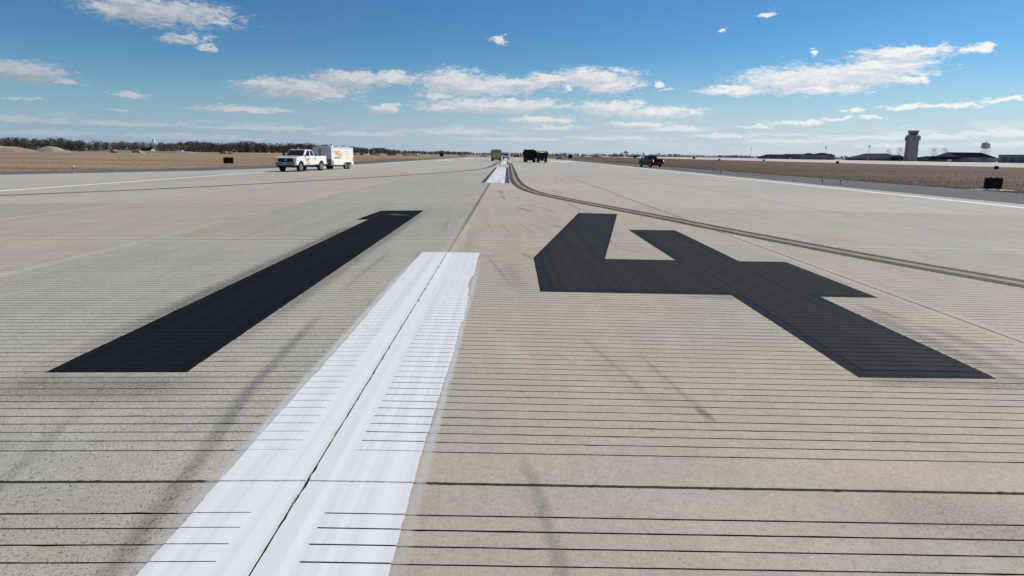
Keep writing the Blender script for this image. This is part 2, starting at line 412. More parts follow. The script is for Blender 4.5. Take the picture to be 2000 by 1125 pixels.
def paint_mat(name, col, rough, wear, wear_col, streak_amt, spec=.4):
    m, t, p = new_mat(name)
    g = N(t, 'ShaderNodeNewGeometry')
    sp = N(t, 'ShaderNodeVectorMath', operation='MULTIPLY', ins={0: g.outputs['Position']}); sp.inputs[1].default_value = (1, .007, 1)
    s1 = sstep(t, noise(t, sp.outputs[0], 13, 2, .5), .40, .60)
    s2 = sstep(t, noise(t, sp.outputs[0], 45, 1, .5), .62, .68)
    gr = noise(t, g.outputs['Position'], 180, 4, .7)
    pa = noise(t, g.outputs['Position'], 5, 5, .6)
    k = mth(t, 'ADD', mth(t, 'MULTIPLY', mth(t, 'SUBTRACT', s1, .5), streak_amt), 1.0)
    k = mth(t, 'ADD', k, mth(t, 'MULTIPLY', s2, streak_amt * .25))
    k = mth(t, 'ADD', k, mth(t, 'MULTIPLY', mth(t, 'SUBTRACT', gr, .5), .22))
    k = mth(t, 'ADD', k, mth(t, 'MULTIPLY', mth(t, 'SUBTRACT', pa, .5), streak_amt * .5))
    kk = N(t, 'ShaderNodeCombineColor', ins={0: k, 1: k, 2: k})
    c = mixc(t, 1.0, col, kk.outputs[0], 'MULTIPLY')
    if wear:
        w = mth(t, 'MULTIPLY', sstep(t, noise(t, g.outputs['Position'], 60, 5, .7), .62, .72), sstep(t, pa, .5, .62))
        c = mixc(t, mth(t, 'MULTIPLY', w, wear), c, wear_col)
    t.links.new(c, p.inputs['Base Color'])
    p.inputs['Roughness'].default_value = rough; p.inputs['Specular IOR Level'].default_value = spec
    b = N(t, 'ShaderNodeBump', ins={'Height': gr, 'Strength': .3, 'Distance': .003})
    t.links.new(b.outputs[0], p.inputs['Normal'])
    return m
M['white_mark'] = paint_mat('white_runway_paint', (.725, .72, .705), .6, .0, (.4, .4, .4), .11)
M['groove_paint_left'] = paint_mat('thin_white_paint_in_grooves', (.30, .31, .33), .8, .8, (.06, .06, .06), .5)
M['groove_paint_right'] = paint_mat('scant_white_paint_in_grooves', (.11, .115, .12), .8, .8, (.03, .03, .03), .5)
M['white_worn'] = paint_mat('worn_white_runway_paint', (.62, .63, .64), .7, .8, (.35, .34, .32), .3)
M['black_mark'] = paint_mat('black_runway_paint', (.0095, .0105, .0125), .85, .5, (.04, .04, .042), .25, .05)
M['black_edge'] = paint_mat('blue_black_outline_paint', (.020, .026, .032), .8, .3, (.06, .06, .06), .2, .06)
M['black_fill'] = paint_mat('charcoal_fill_paint', (.031, .0305, .032), .8, .7, (.10, .10, .10), .22, .06)
M['yellow_mark'] = paint_mat('yellow_taxi_paint', (.31, .205, .085), .7, .6, (.3, .24, .14), .3)
M['rust_mark'] = paint_mat('faded_ochre_paint', (.24, .145, .065), .8, .6, (.3, .25, .18), .3)
M['black_border'] = paint_mat('black_border_paint', (.040, .045, .05), .8, .5, (.14, .135, .13), .4)

def decal_mat(name, col, fine):
    """rubber streaks, dirt and overspray: strength from the object's colour alpha, soft towards the sheet's edges"""
    m, t, p = new_mat(name)
    uv = N(t, 'ShaderNodeUVMap')
    s = N(t, 'ShaderNodeSeparateXYZ', ins={0: uv.outputs[0]})
    g = N(t, 'ShaderNodeNewGeometry'); oi = N(t, 'ShaderNodeObjectInfo')
    ax = mth(t, 'ABSOLUTE', mth(t, 'SUBTRACT', mth(t, 'MULTIPLY', s.outputs[0], 2), 1))
    ay = mth(t, 'ABSOLUTE', mth(t, 'SUBTRACT', mth(t, 'MULTIPLY', s.outputs[1], 2), 1))
    nn = noise(t, g.outputs['Position'], 6, 5, .65)
    ex = sstep(t, mth(t, 'ADD', ax, mth(t, 'MULTIPLY', mth(t, 'SUBTRACT', nn, .5), .8)), 1.0, .05)
    ey = sstep(t, ay, 1.0, .45)
    edge0 = mth(t, 'MULTIPLY', sstep(t, ax, 1.0, .8), ey)
    a = mth(t, 'MULTIPLY', mth(t, 'MULTIPLY', ex, edge0), oi.outputs['Alpha'])
    gr = noise(t, g.outputs['Position'], 110, 4, .7)
    if fine: a = mth(t, 'MULTIPLY', a, sstep(t, gr, .42, .60))
    else: a = mth(t, 'MULTIPLY', a, mth(t, 'ADD', .45, gr))
    if not fine:
        sv = N(t, 'ShaderNodeVectorMath', operation='MULTIPLY', ins={0: g.outputs['Position']}); sv.inputs[1].default_value = (1, .12, 1)
        a = mth(t, 'MULTIPLY', a, mth(t, 'ADD', .15, mth(t, 'MULTIPLY', noise(t, sv.outputs[0], 30, 4, .65), 1.1)))
    a = mth(t, 'MINIMUM', a, .9)
    p.inputs['Base Color'].default_value = tuple(col) + (1,)
    p.inputs['Roughness'].default_value = .85; p.inputs['Specular IOR Level'].default_value = .2
    t.links.new(a, p.inputs['Alpha'])
    return m
M['rubber'] = decal_mat('tyre_rubber_deposit', (.05, .047, .045), False)
M['speckle'] = decal_mat('dark_grit', (.045, .042, .038), True)
M['overspray'] = decal_mat('white_overspray', (.72, .72, .71), False)

# ------------------------------------------------------------------ runway
LANE, ROW, Y0 = 5.75, 9.7, 3.12            # slab width, slab length, nearest cross joint
GAP_X, GAP_Y = .020, .024
G_FIRST, G_PITCH, G_N = .36, .1255, 73
G_HALF, G_W, G_D = 2.745, .011, .008
_g = random.Random(21)
G_OFF = [_g.uniform(-.006, .006) for _ in range(G_N)]; G_OFF[0] = G_OFF[-1] = 0.0
def gz(x): return -CROWN * min(abs(x), 30.0)

runway = empty('runway'); tag(runway, kind='structure')
def slab_mesh(name, grooved, seed):
    rnd = random.Random(seed)
    hx, hy = (LANE - GAP_X) / 2, (ROW - GAP_Y) / 2
    mb = MB()
    n_e = 240
    def rag(): return -abs(rnd.gauss(0, .0016)) - (rnd.random() < .05) * rnd.random() * .009
    xs = [-hx + 2 * hx * i / n_e for i in range(n_e + 1)]
    ys = [-hy + 2 * hy * i / n_e for i in range(n_e + 1)]
    front = [(x, -hy - rag(), 0) for x in xs]; back = [(x, hy + rag(), 0) for x in xs]
    left = [(-hx - rag(), y, 0) for y in ys]; right = [(hx + rag(), y, 0) for y in ys]
    for a in (left, right): a[0] = (a[0][0], -hy, 0); a[-1] = (a[-1][0], hy, 0)
    front[0] = left[0]; front[-1] = right[0]; back[0] = left[-1]; back[-1] = right[-1]
    g0 = -hy + G_FIRST - GAP_Y / 2
    gy = [g0 + G_PITCH * k + G_OFF[k] for k in range(G_N)]
    ya, yb = gy[0] - G_W / 2, gy[-1] + G_W / 2
    if not grooved:
        mb.poly(front + right[1:-1] + back[::-1] + left[1:-1][::-1])
    else:
        la = [p for p in left if ya < p[1] < yb]; ra = [p for p in right if ya < p[1] < yb]
        lf = [p for p in left[1:] if p[1] <= ya]; rf = [p for p in right[1:] if p[1] <= ya]
        lb = [p for p in left[:-1] if p[1] >= yb]; rb = [p for p in right[:-1] if p[1] >= yb]
        mb.poly(front + rf + [(hx - .002, ya, 0), (G_HALF, ya, 0), (-G_HALF, ya, 0), (-hx + .002, ya, 0)] + lf[::-1])
        mb.poly([(-hx + .002, yb, 0), (-G_HALF, yb, 0), (G_HALF, yb, 0), (hx - .002, yb, 0)] + rb + back[::-1] + lb[::-1])
        mb.poly([(-hx + .002, ya, 0), (-G_HALF, ya, 0), (-G_HALF, yb, 0), (-hx + .002, yb, 0)] + la[::-1])
        mb.poly([(G_HALF, ya, 0), (hx - .002, ya, 0)] + ra + [(hx - .002, yb, 0), (G_HALF, yb, 0)])
        nseg = 70
        gx = [-G_HALF + 2 * G_HALF * i / nseg for i in range(nseg + 1)]
        def lip(y, sgn, w):
            pts = []
            for x in gx:
                c_ = abs(rnd.gauss(0, .0011)) + (rnd.random() < .035) * rnd.random() * .006
                pts.append((x, y + sgn * (w + c_), 0))
            pts[0] = (-G_HALF, y + sgn * w, 0); pts[-1] = (G_HALF, y + sgn * w, 0)
            return pts
        prev = [(-G_HALF, ya, 0), (G_HALF, ya, 0)]
        for k, y in enumerate(gy):
            w = G_W * rnd.uniform(.72, .98) / 2
            near_, far_ = lip(y, -1, w), lip(y, 1, w)
            mb.poly(prev + near_[::-1])
            prev = far_
            e0, e1 = -G_HALF + .05 + rnd.random() * .05, G_HALF - .05 - rnd.random() * .05
            a0, a1, b0, b1 = near_[0], near_[-1], far_[0], far_[-1]
            c0, c1, d0_, d1_ = (e0, y - w * .8, -G_D), (e1, y - w * .8, -G_D), (e0, y + w * .8, -G_D), (e1, y + w * .8, -G_D)
            mb.poly([c0, c1, d1_, d0_], 1)
            mb.poly((near_ + [c1, c0])[::-1], 1); mb.poly(far_[::-1] + [d0_, d1_], 1)
            mb.poly([a0, c0, d0_, b0][::-1], 1); mb.poly([a1, b1, d1_, c1][::-1], 1)
        mb.poly(prev + [(G_HALF, yb, 0), (-G_HALF, yb, 0)])
    def skirt(pts):
        for p, q in zip(pts, pts[1:]):
            mb.poly([p, q, (q[0], q[1], -.06), (p[0], p[1], -.06)], 0)
    skirt(front[::-1]); skirt(back); skirt(left); skirt(right[::-1])
    return mb.mesh(name, [M['concrete'], M['groove']])
grooved_mesh = [slab_mesh('grooved_slab', True, 1), slab_mesh('grooved_slab', True, 2)]
plain_mesh = slab_mesh('plain_slab', False, 3)
# tone of each lane, from far left to far right (alpha = how pitted the surface is)
TONE = [(.405, .375, .307, .25), (.41, .378, .310, .25), (.425, .371, .302, .3), (.402, .380, .314, 1.0),
        (.436, .381, .303, .3), (.420, .381, .309, .4), (.418, .380, .311, .3), (.41, .378, .311, .25)]
ROWS = 8
for r in range(-1, ROWS - 1):
    for l in range(8):
        xc = (l - 3.5) * LANE
        me = grooved_mesh[(r + l) % 2] if r < 2 else plain_mesh
        o = link('concrete_slab', me, runway)
        o.location = (xc, Y0 + r * ROW + ROW / 2, -CROWN * abs(xc))
        o.rotation_euler = (0, math.atan(CROWN) * (1 if xc > 0 else -1), 0)
        k = 1 + random.uniform(-.05, .05)
        t = TONE[l]
        k *= 1.04
        o.color = (t[0] * k, t[1] * k, t[2] * k * 1.02 * random.uniform(.985, 1.015), t[3])
Y_SLABS = Y0 + (ROWS - 1) * ROW
Y_BACK = Y0 - ROW
W_RUN = 4 * LANE
# dark joint filler under the slabs
mb = MB()
for s in (-1, 1):
    mb.poly([(0, Y_BACK - .5, -.03), (s * W_RUN, Y_BACK - .5, gz(W_RUN) - .03), (s * W_RUN, Y_SLABS, gz(W_RUN) - .03), (0, Y_SLABS, -.03)])
mb.build('joint_filler', M['sealant'], runway)
# the pavement beyond (and behind the camera), its joints as a pattern
def far_concrete():
    m, t, p = new_mat('far_runway_concrete')
    g = N(t, 'ShaderNodeNewGeometry'); s = N(t, 'ShaderNodeSeparateXYZ', ins={0: g.outputs['Position']})
    lane = mth(t, 'FLOOR', mth(t, 'DIVIDE', s.outputs[0], LANE))
    row = mth(t, 'FLOOR', mth(t, 'DIVIDE', mth(t, 'SUBTRACT', s.outputs[1], Y0), ROW))
    cv = N(t, 'ShaderNodeCombineXYZ', ins={0: lane, 1: row})
    wn = N(t, 'ShaderNodeTexWhiteNoise', noise_dimensions='2D', ins={'Vector': cv.outputs[0]})
    st = N(t, 'ShaderNodeVectorMath', operation='MULTIPLY', ins={0: g.outputs['Position']}); st.inputs[1].default_value = (1, .06, 1)
    n1 = noise(t, st.outputs[0], .6, 5, .6)
    c = mixc(t, n1, (.385, .362, .305), (.45, .415, .348))
    k = mth(t, 'ADD', mth(t, 'MULTIPLY', wn.outputs['Value'], .06), .97)
    kk = N(t, 'ShaderNodeCombineColor', ins={0: k, 1: k, 2: k})
    c = mixc(t, 1.0, c, kk.outputs[0], 'MULTIPLY')
    fx = mth(t, 'ABSOLUTE', mth(t, 'SUBTRACT', mth(t, 'FRACT', mth(t, 'ADD', mth(t, 'DIVIDE', s.outputs[0], LANE), .5)), .5))
    jx = mth(t, 'LESS_THAN', fx, .012 / LANE)
    c = mixc(t, mth(t, 'MULTIPLY', jx, .8), c, (.03, .03, .03))
    t.links.new(c, p.inputs['Base Color']); p.inputs['Roughness'].default_value = .85; p.inputs['Specular IOR Level'].default_value = .25
    return m
M['far_concrete'] = far_concrete()
mb = MB()
for (ya, yb) in ((-260, Y_BACK + .01), (Y_SLABS - .01, 430)):
    for s in (-1, 1):
        mb.poly([(0, ya, 0), (s * W_RUN, ya, gz(W_RUN)), (s * W_RUN, yb, gz(W_RUN)), (0, yb, 0)])
o = mb.build('far_pavement', M['far_concrete'], runway)

# ------------------------------------------------------------------ ground, shoulders, taxiways
mb = MB()
mb.poly([(-9000, -3000, -.36), (9000, -3000, -.36), (9000, 14000, -.36), (-9000, 14000, -.36)])
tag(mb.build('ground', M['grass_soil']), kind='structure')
def strip(name, mat, pts, dz=0.0):
    """pavement sheet between two edge lines: pts = [(y, x_inner, x_outer)]; follows the crown"""
    mb = MB()
    for (ya, a0, a1), (yb, b0, b1) in zip(pts, pts[1:]):
        def cut(y, p, q): return [p] + ([math.copysign(30, p)] if (abs(p) - 30) * (abs(q) - 30) < 0 else []) + [q]
        A, B = cut(ya, a0, a1), cut(yb, b0, b1)
        n = max(len(A), len(B))
        if len(A) < n: A = [A[0], (A[0] + A[1]) / 2, A[1]]
        if len(B) < n: B = [B[0], (B[0] + B[1]) / 2, B[1]]
        for i in range(n - 1):
            mb.poly([(A[i], ya, gz(A[i]) + dz), (A[i + 1], ya, gz(A[i + 1]) + dz), (B[i + 1], yb, gz(B[i + 1]) + dz), (B[i], yb, gz(B[i]) + dz)])
    return mb.build(name, mat)
W0 = W_RUN + .002
tag(strip('road_shoulder', M['asphalt'], [(-260, W0, 31.5), (430, W0, 31.5)], -.004), kind='structure')
# left: the concrete widens into a taxiway turn-off, with the asphalt shoulder round it
tag(strip('taxiway', M['far_concrete'], [(-120, -W0, -95), (20, -W0, -66), (38, -W0, -47), (52, -W0, -37), (69, -W0, -29.0), (88, -W0, -25.4), (108, -W0, -23.6), (118, -W0, -23.1)], -.003), kind='structure')
tag(strip('taxiway_shoulder', M['asphalt'], [(-120, -95, -104), (20, -66, -74), (38, -47, -54), (52, -37, -43.5), (69, -29.0, -36.5), (88, -25.4, -32.8), (108, -23.6, -31.6), (118, -23.1, -31.5), (430, -W0, -31.5)], -.005), kind='structure')
mb = MB(); mb.poly([(140, 60, -.33), (560, 60, -.33), (560, 1900, -.33), (140, 1900, -.33)])
tag(mb.build('parking_apron', M['apron']), kind='structure')
mb = MB(); mb.poly([(-1500, 850, -.33), (-60, 850, -.33), (-60, 960, -.33), (-1500, 960, -.33)])
tag(mb.build('cross_taxiway', M['apron']), kind='structure')

# ------------------------------------------------------------------ painted markings
def clip(poly, a, b, c):
    """keep the part of a convex polygon with a*x + b*y >= c"""
    out = []
    for i in range(len(poly)):
        p, q = poly[i], poly[(i + 1) % len(poly)]
        dp, dq = a * p[0] + b * p[1] - c, a * q[0] + b * q[1] - c
        if dp >= 0: out.append(p)
        if (dp >= 0) != (dq >= 0):
            t = dp / (dp - dq); out.append((p[0] + (q[0] - p[0]) * t, p[1] + (q[1] - p[1]) * t))
    return out if len(out) > 2 else []
GROOVES = []
for r in range(-1, 2):
    for k in range(G_N): GROOVES.append(Y0 + r * ROW + G_FIRST + G_PITCH * k + G_OFF[k])
edge_rnd = random.Random(99)
def lay(mb, poly, dz, gap, rag=0.0):
    """paint a convex polygon on the pavement, leaving the grooves open"""
    ys = [p[1] for p in poly]; lo, hi = min(ys), max(ys)
    gs = [g for g in GROOVES if lo < g < hi]
    xs = [p[0] for p in poly]
    l0, l1 = math.floor(min(xs) / LANE), math.floor(max(xs) / LANE)
    for l in range(l0, l1 + 1):
        xa, xb = l * LANE, (l + 1) * LANE
        pl = clip(clip(poly, 1, 0, xa), -1, 0, -xb)
        if not pl: continue
        m = LANE / 2 - G_HALF + .035
        for part, banded in ((clip(pl, -1, 0, -(xa + m)), False), (clip(clip(pl, 1, 0, xa + m), -1, 0, -(xb - m)), True), (clip(pl, 1, 0, xb - m), False)):
            if not part: continue
            edges = [lo - 1] + gs + [hi + 1] if banded else [lo - 1, hi + 1]
            for a, b in zip(edges, edges[1:]):
                q = clip(clip(part, 0, 1, a + gap / 2), 0, -1, -(b - gap / 2))
                if q:
                    if rag:
                        mx = sum(p[0] for p in q) / len(q); wdt = max(p[0] for p in q) - min(p[0] for p in q)
                        ja, jb = edge_rnd.gauss(0, rag), edge_rnd.gauss(0, rag)
                        if wdt > .1: q = [(x + (ja if x < mx else jb), y) for x, y in q]
                    mb.poly([(x, y, gz(x) + dz) for x, y in q])
def inset_rect(x0, x1, y0, y1): return [(x0, y0), (x1, y0), (x1, y1), (x0, y1)]

# the wide white centre-line stripe in front of the camera
cs = empty('centre_line_stripe', (0, 0, 0))
tag(cs, 'wide fresh white centre line stripe running from the foreground between the black numerals', 'runway marking')
for s in (-1, 1):
    mb = MB(); rnd = random.Random(40 + s)
    y = -9.0; xo = .43 if s < 0 else .53; wob = 0
    inner = .003 if s < 0 else .004
    ji = inner
    while y < 11.13:
        y2 = min(y + .06, 11.13)
        wob = wob * .93 + rnd.gauss(0, .0022)
        a = (xo + wob)
        if s > 0:
            if 8.1 < y < 8.9: a -= .018
            if 6.4 < y < 7.6: a += .02
        ji2 = inner + max(0, rnd.gauss(-.001, .0045))
        q = [(s * ji, y), (s * a, y), (s * a, y2), (s * ji2, y2)]
        if s < 0: q = q[::-1]
        lay(mb, q, .004, .006 if s < 0 else .010)
        ji = ji2; y = y2
    mb.build('paint_band', M['white_mark'], cs, recalc=False)
    mb = MB(); a_, b_ = (-.42, -.15) if s < 0 else (.14, .50)
    mb.poly([(a_, -9, gz(a_) - .005), (b_, -9, gz(b_) - .005), (b_, 11.1, gz(b_) - .005), (a_, 11.1, gz(a_) - .005)])
    mb.build('paint_in_grooves', M['groove_paint_left' if s < 0 else 'groove_paint_right'], cs)
for xa, xb in ((-.44, -.006), (.008, .535)):
    mb = MB(); rj = random.Random(8); n_ = 24
    for i in range(n_):
        x0_, x1_ = xa + (xb - xa) * i / n_, xa + (xb - xa) * (i + 1) / n_
        w0_, w1_ = rj.uniform(.003, .009), rj.uniform(.003, .009)
        mb.poly([(x0_, Y0 - w0_, gz(x0_) + .0052), (x1_, Y0 - w1_, gz(x1_) + .0052), (x1_, Y0 + .004, gz(x1_) + .0052), (x0_, Y0 + .004, gz(x0_) + .0052)])
    mb.build('joint_crack', M['groove_paint_left'], cs)
mb = MB(); lay(mb, inset_rect(.535, .72, 11.05, 11.10), .0045, .0); mb.build('paint_tail', M['white_mark'], cs)

one = empty('numeral_one', (0, 0, 0))
tag(one, 'long solid black numeral 1 painted left of the white stripe', 'runway number')
mb = MB(); lay(mb, [(-2.42, 4.84), (-1.38, 4.84), (-1.41, 19.66), (-2.46, 19.6)], .004, .008, .0018)
mb.build('stem', M['black_mark'], one)
mb = MB(); lay(mb, [(-2.74, 16.87), (-2.462, 16.87), (-2.462, 19.6), (-2.62, 19.55)], .0042, .008)
mb.build('flag', M['black_mark'], one)

four = empty('numeral_four', (0, 0, 0))
tag(four, 'large charcoal black numeral 4 with darker outline, painted right of the white stripe', 'runway number')
e = .085
def four_part(name, outer, inner):
    mb = MB(); lay(mb, outer, .004, .009, .0015); o = mb.build(name, M['black_edge'], four)
    mb = MB()
    for q in inner: lay(mb, q, .0065, .011)
    mb.build('fill', M['black_fill'], o)
four_part('crossbar', [(1.38, 8.0), (5.46, 8.04), (5.46, 10.82), (1.40, 10.72)], [[(1.38 + .17, 8.14), (5.46 - e, 8.14), (5.46 - e, 10.70), (1.40 + .15, 10.70)]])
four_part('lower_stem', [(3.65, 4.93), (4.725, 4.96), (4.75, 8.03), (3.68, 8.02)], [[(3.65 + .12, 4.93 + .17), (4.725 - .12, 4.96 + .17), (4.75 - .12, 8.139), (3.68 + .12, 8.139)]])
four_part('upper_stem', [(3.675, 10.775), (4.70, 10.80), (4.77, 15.37), (3.70, 15.26)], [[(3.675 + e, 10.701), (4.70 - e, 10.701), (4.77 - e, 15.2), (3.70 + e, 15.1)]])
four_part('diagonal', [(1.40, 10.72), (2.54, 10.75), (4.13, 19.55), (3.02, 19.58)], [[(1.40 + .15, 10.701), (2.54 - e, 10.701), (4.13 - .12, 19.4), (3.02 + .13, 19.4)]])

def ribbon(name, mat, pts, x0, x1, dz, parent=None, dash=None):
    """a painted line along a path, from x0 to x1 to the side of it"""
    P = [Vector((a, b)) for a, b in pts]
    # smooth the path
    for _ in range(2):
        Q = [P[0]]
        for a, b in zip(P, P[1:]): Q += [a.lerp(b, .25), a.lerp(b, .75)]
        P = Q + [P[-1]]
    mb = MB(); L = []
    for i, p in enumerate(P):
        d = (P[min(i + 1, len(P) - 1)] - P[max(i - 1, 0)]).normalized(); nrm_ = Vector((d.y, -d.x))
        L.append((p + nrm_ * x0, p + nrm_ * x1))
    for i, (a, b) in enumerate(zip(L, L[1:])):
        mb.poly([(v.x, v.y, gz(v.x) + dz) for v in (a[0], a[1], b[1], b[0])])
    return mb.build(name, mat, parent)
# taxi lead-off line swinging away to the right
YR = [(8.75, 7.6), (8.13, 9.22), (7.23, 11.58), (6.45, 14.22), (5.92, 16.04), (5.28, 18.52), (4.37, 21.68), (3.66, 24.02), (2.95, 26.66), (2.28, 29.42), (1.84, 32.98), (1.58, 37.98), (1.47, 44.9), (1.47, 57.9), (1.49, 88), (1.49, 137)]
YR = [(14.5, -3.0), (11.2, 2.6)] + YR
tl = empty('lead_off_line', (8.75, 7.6, gz(8.75)))
tag(tl, 'yellow taxi line with black borders curving off to the right past the numeral', 'taxi line')
for nm, mt, a, b, dz in (('black_border', 'black_border', -.33, -.095, .0055), ('yellow_band', 'yellow_mark', -.095, .095, .0060), ('black_border', 'black_border', .095, .33, .0055)):
    o = ribbon(nm, M[mt], YR, a, b, dz, tl)
    o.matrix_parent_inverse = Matrix.Translation(tl.location).inverted()
YL = [(-44, -2), (-36, 8), (-27.5, 18), (-22.5, 23.2), (-18.79, 26.93), (-16.4, 30.14), (-14.2, 34.0), (-11.6, 40.2), (-9.11, 46.86), (-6.63, 53.9), (-4.52, 61.6), (-3.3, 67), (-2.4, 73), (-1.7, 79), (-1.3, 87), (-1.05, 110), (-.95, 150)]
tl = empty('lead_on_line', (-18.79, 26.93, gz(18.79)))
tag(tl, 'faded ochre taxi line curving across the runway from the far left', 'taxi line')
for nm, mt, a, b, dz in (('dark_border', 'black_border', -.30, -.17, .0055), ('ochre_band', 'rust_mark', -.17, .17, .0060), ('dark_border', 'black_border', .17, .30, .0055)):
    o = ribbon(nm, M[mt], YL, a, b, dz, tl)
    o.matrix_parent_inverse = Matrix.Translation(tl.location).inverted()
# edge lines
for s, lb in ((-1, 'long white runway edge line along the left side'), (1, 'long white runway edge line along the right side')):
    mb = MB(); x0, x1 = s * 20.85, s * 21.5
    mb.poly([(x0, -200, gz(x0) + .005), (x1, -200, gz(x1) + .005), (x1, 420, gz(x1) + .005), (x0, 420, gz(x0) + .005)])
    tag(mb.build('edge_line', M['white_mark']), lb, 'edge line', 'runway edge lines')
# far centre-line stripes with black sides
for i, (ya, yb) in enumerate(((39.3, 86.5), (116, 165), (195, 243), (273, 320))):
    e_ = empty('far_centre_stripe', (0, ya, 0))
    tag(e_, ['worn white centre stripe with black sides, first one beyond the numerals', 'white centre stripe with black sides, second one beyond the numerals', 'white centre stripe with black sides, just behind the small white van', 'most distant white centre stripe on the runway'][i], 'runway marking', 'far centre line stripes')
    for nm, mt, x0, x1 in (('black_side', 'black_border', -.52, -.28), ('white_band', 'white_worn', -.28, .84), ('black_side', 'black_border', .84, 1.10)):
        mb = MB()
        for a, b in ((x0, min(x1, 0)), (max(x0, 0), x1)):
            if b > a: mb.poly([(a, 0, gz(a) + .005), (b, 0, gz(b) + .005), (b, yb - ya, gz(b) + .005), (a, yb - ya, gz(a) + .005)])
        mb.build(nm, M[mt], e_)
# touchdown bars
for i, (x0, x1, ya, yb, lb) in enumerate(((-18.6, -14.6, 186, 214, 'nearest white touchdown bar on the left half of the far runway'), (-16.5, -12.5, 265, 300, 'distant white touchdown bar on the left half of the runway'),
                                          (13.4, 19.8, 187, 214, 'white touchdown bar on the right half of the runway beside the dump trucks'), (13.4, 15.4, 160, 172, 'small white touchdown bar in front of the larger one on the right'))):
    mb = MB(); mb.poly([(x0, ya, gz(x0) + .005), (x1, ya, gz(x1) + .005), (x1, yb, gz(x1) + .005), (x0, yb, gz(x0) + .005)])
    tag(mb.build('touchdown_bar', M['white_mark']), lb, 'runway marking', 'touchdown bars')

# rubber streaks, grit and overspray on the pavement
def decal(name, mat, pts, w0, w1, alpha, dz=.003):
    P = [Vector(p) for p in pts]; n = len(P)
    L = []
    for i, p in enumerate(P):
        d = (P[min(i + 1, n - 1)] - P[max(i - 1, 0)]).normalized(); q = Vector((d.y, -d.x)); w = w0 + (w1 - w0) * i / (n - 1)
        L.append((p - q * w / 2, p + q * w / 2))
    v, f, uv = [], [], []
    for i, (a, b) in enumerate(L):
        m_ = (a + b) / 2
        for k, c in enumerate((a, m_, b)):
            v.append((c.x, c.y, gz(c.x) + dz)); uv.append((k / 2, i / (n - 1)))
    for i in range(n - 1):
        for k in range(2): f.append((3 * i + k, 3 * i + k + 1, 3 * i + k + 4, 3 * i + k + 3))
    me = bpy.data.meshes.new(name); me.from_pydata(v, [], f); me.materials.append(mat)
    ul = me.uv_layers.new()
    for lp in me.loops: ul.data[lp.index].uv = uv[lp.vertex_index]
    if name == 'tyre_mark': alpha *= .52
    if name == 'grit_stain': alpha *= .75
    o = link(name, me, runway); o.color = (1, 1, 1, alpha)
    return o
rb = M['rubber']
decal('tyre_mark', rb, [(-.92, 7.2), (-.87, 6.1), (-.77, 4.4), (-.62, 3.2), (-.55, 2.45), (-.46, 1.6)], .16, .17, .62)
decal('tyre_mark', rb, [(-1.75, 4.4), (-1.6, 3.6), (-1.45, 3.0), (-1.3, 2.2)], .16, .14, .34)
decal('tyre_mark', rb, [(-.95, 11.6), (-.98, 9.5), (-.95, 7.4)], .14, .14, .35)
decal('tyre_mark', rb, [(1.05, 3.55), (1.11, 3.2), (1.15, 2.9), (1.2, 2.4), (1.22, 1.8)], .10, .14, .40)
decal('tyre_mark', rb, [(1.6, 6.2), (1.72, 5.6), (1.9, 4.75), (2.0, 4.0)], .07, .1, .34)
decal('tyre_mark', rb, [(2.05, 5.6), (2.17, 4.7), (2.28, 3.9)], .06, .1, .34)
decal('tyre_mark', rb, [(2.22, 4.25), (2.28, 3.95)], .09, .11, .9)
decal('tyre_mark', rb, [(4.98, 7.7), (5.08, 7.2), (5.12, 6.7)], .18, .2, .5)
decal('tyre_mark', rb, [(5.15, 6.9), (5.2, 5.9), (5.15, 5.0)], .3, .35, .4)
for a, b, w, al in (((.60, 31.3), (.80, 28.2), .16, .8), ((.98, 31.2), (1.12, 29.4), .14, .6), ((.70, 27.1), (.95, 24.6), .18, .85), ((1.22, 26.6), (1.45, 24.9), .14, .8), ((.98, 25.8), (1.12, 24.9), .14, .4), ((1.25, 21.4), (1.72, 19.3), .2, .85), ((1.92, 21.8), (2.42, 19.2), .14, .75), ((2.02, 16.1), (2.22, 15.4), .2, .9),
                    ((1.2, 11.3), (1.38, 10.5), .10, .7), ((1.32, 11.2), (1.42, 10.7), .05, .55), ((.62, 11.0), (1.1, 7.8), .08, .45), ((.75, 16.4), (1.05, 13.8), .12, .3), ((.4, 17.5), (.62, 14.5), .08, .35), ((1.15, 17.0), (1.6, 13.5), .08, .4), ((1.4, 16.8), (1.8, 14.6), .06, .4), ((-.5, 17.0), (-.36, 14.6), .1, .4), ((-.62, 16.5), (-.42, 15), .05, .4),
                    ((3.3, 11.5), (3.0, 12.0), .12, .6), ((2.9, 14.5), (3.0, 12.0), .18, .3), ((1.0, 10.2), (1.15, 7.5), .3, .22), ((.25, 15.0), (.3, 11.4), .25, .2)):
    m_ = ((a[0] + b[0]) / 2 + .02, (a[1] + b[1]) / 2)
    decal('tyre_mark', rb, [a, m_, b], w, w * 1.1, al)
# long faint wheel paths
for i in range(14):
    x = random.choice((-1, 1)) * random.uniform(2.2, 14); y = random.uniform(14, 60); L_ = random.uniform(8, 26)
    decal('tyre_mark', rb, [(x, y), (x + random.uniform(-.3, .3), y + L_ / 2), (x + random.uniform(-.8, .8), y + L_)], .25, .3, random.uniform(.12, .28))
sp_ = M['speckle']
decal('grit_stain', sp_, [(-2.46, 4.3), (-2.5, 8), (-2.52, 13), (-2.55, 16.8)], .42, .42, .85, .0025)
decal('grit_stain', sp_, [(-1.33, 4.4), (-1.33, 9), (-1.34, 15), (-1.3, 21.5)], .3, .4, .6, .0025)
decal('grit_stain', sp_, [(-2.7, 4.55), (-1.9, 4.5), (-1.0, 4.5)], .9, .9, .65, .0026)
decal('grit_stain', sp_, [(-2.6, 4.2), (-2.0, 3.4), (-1.6, 2.6)], .8, .9, .35, .0027)
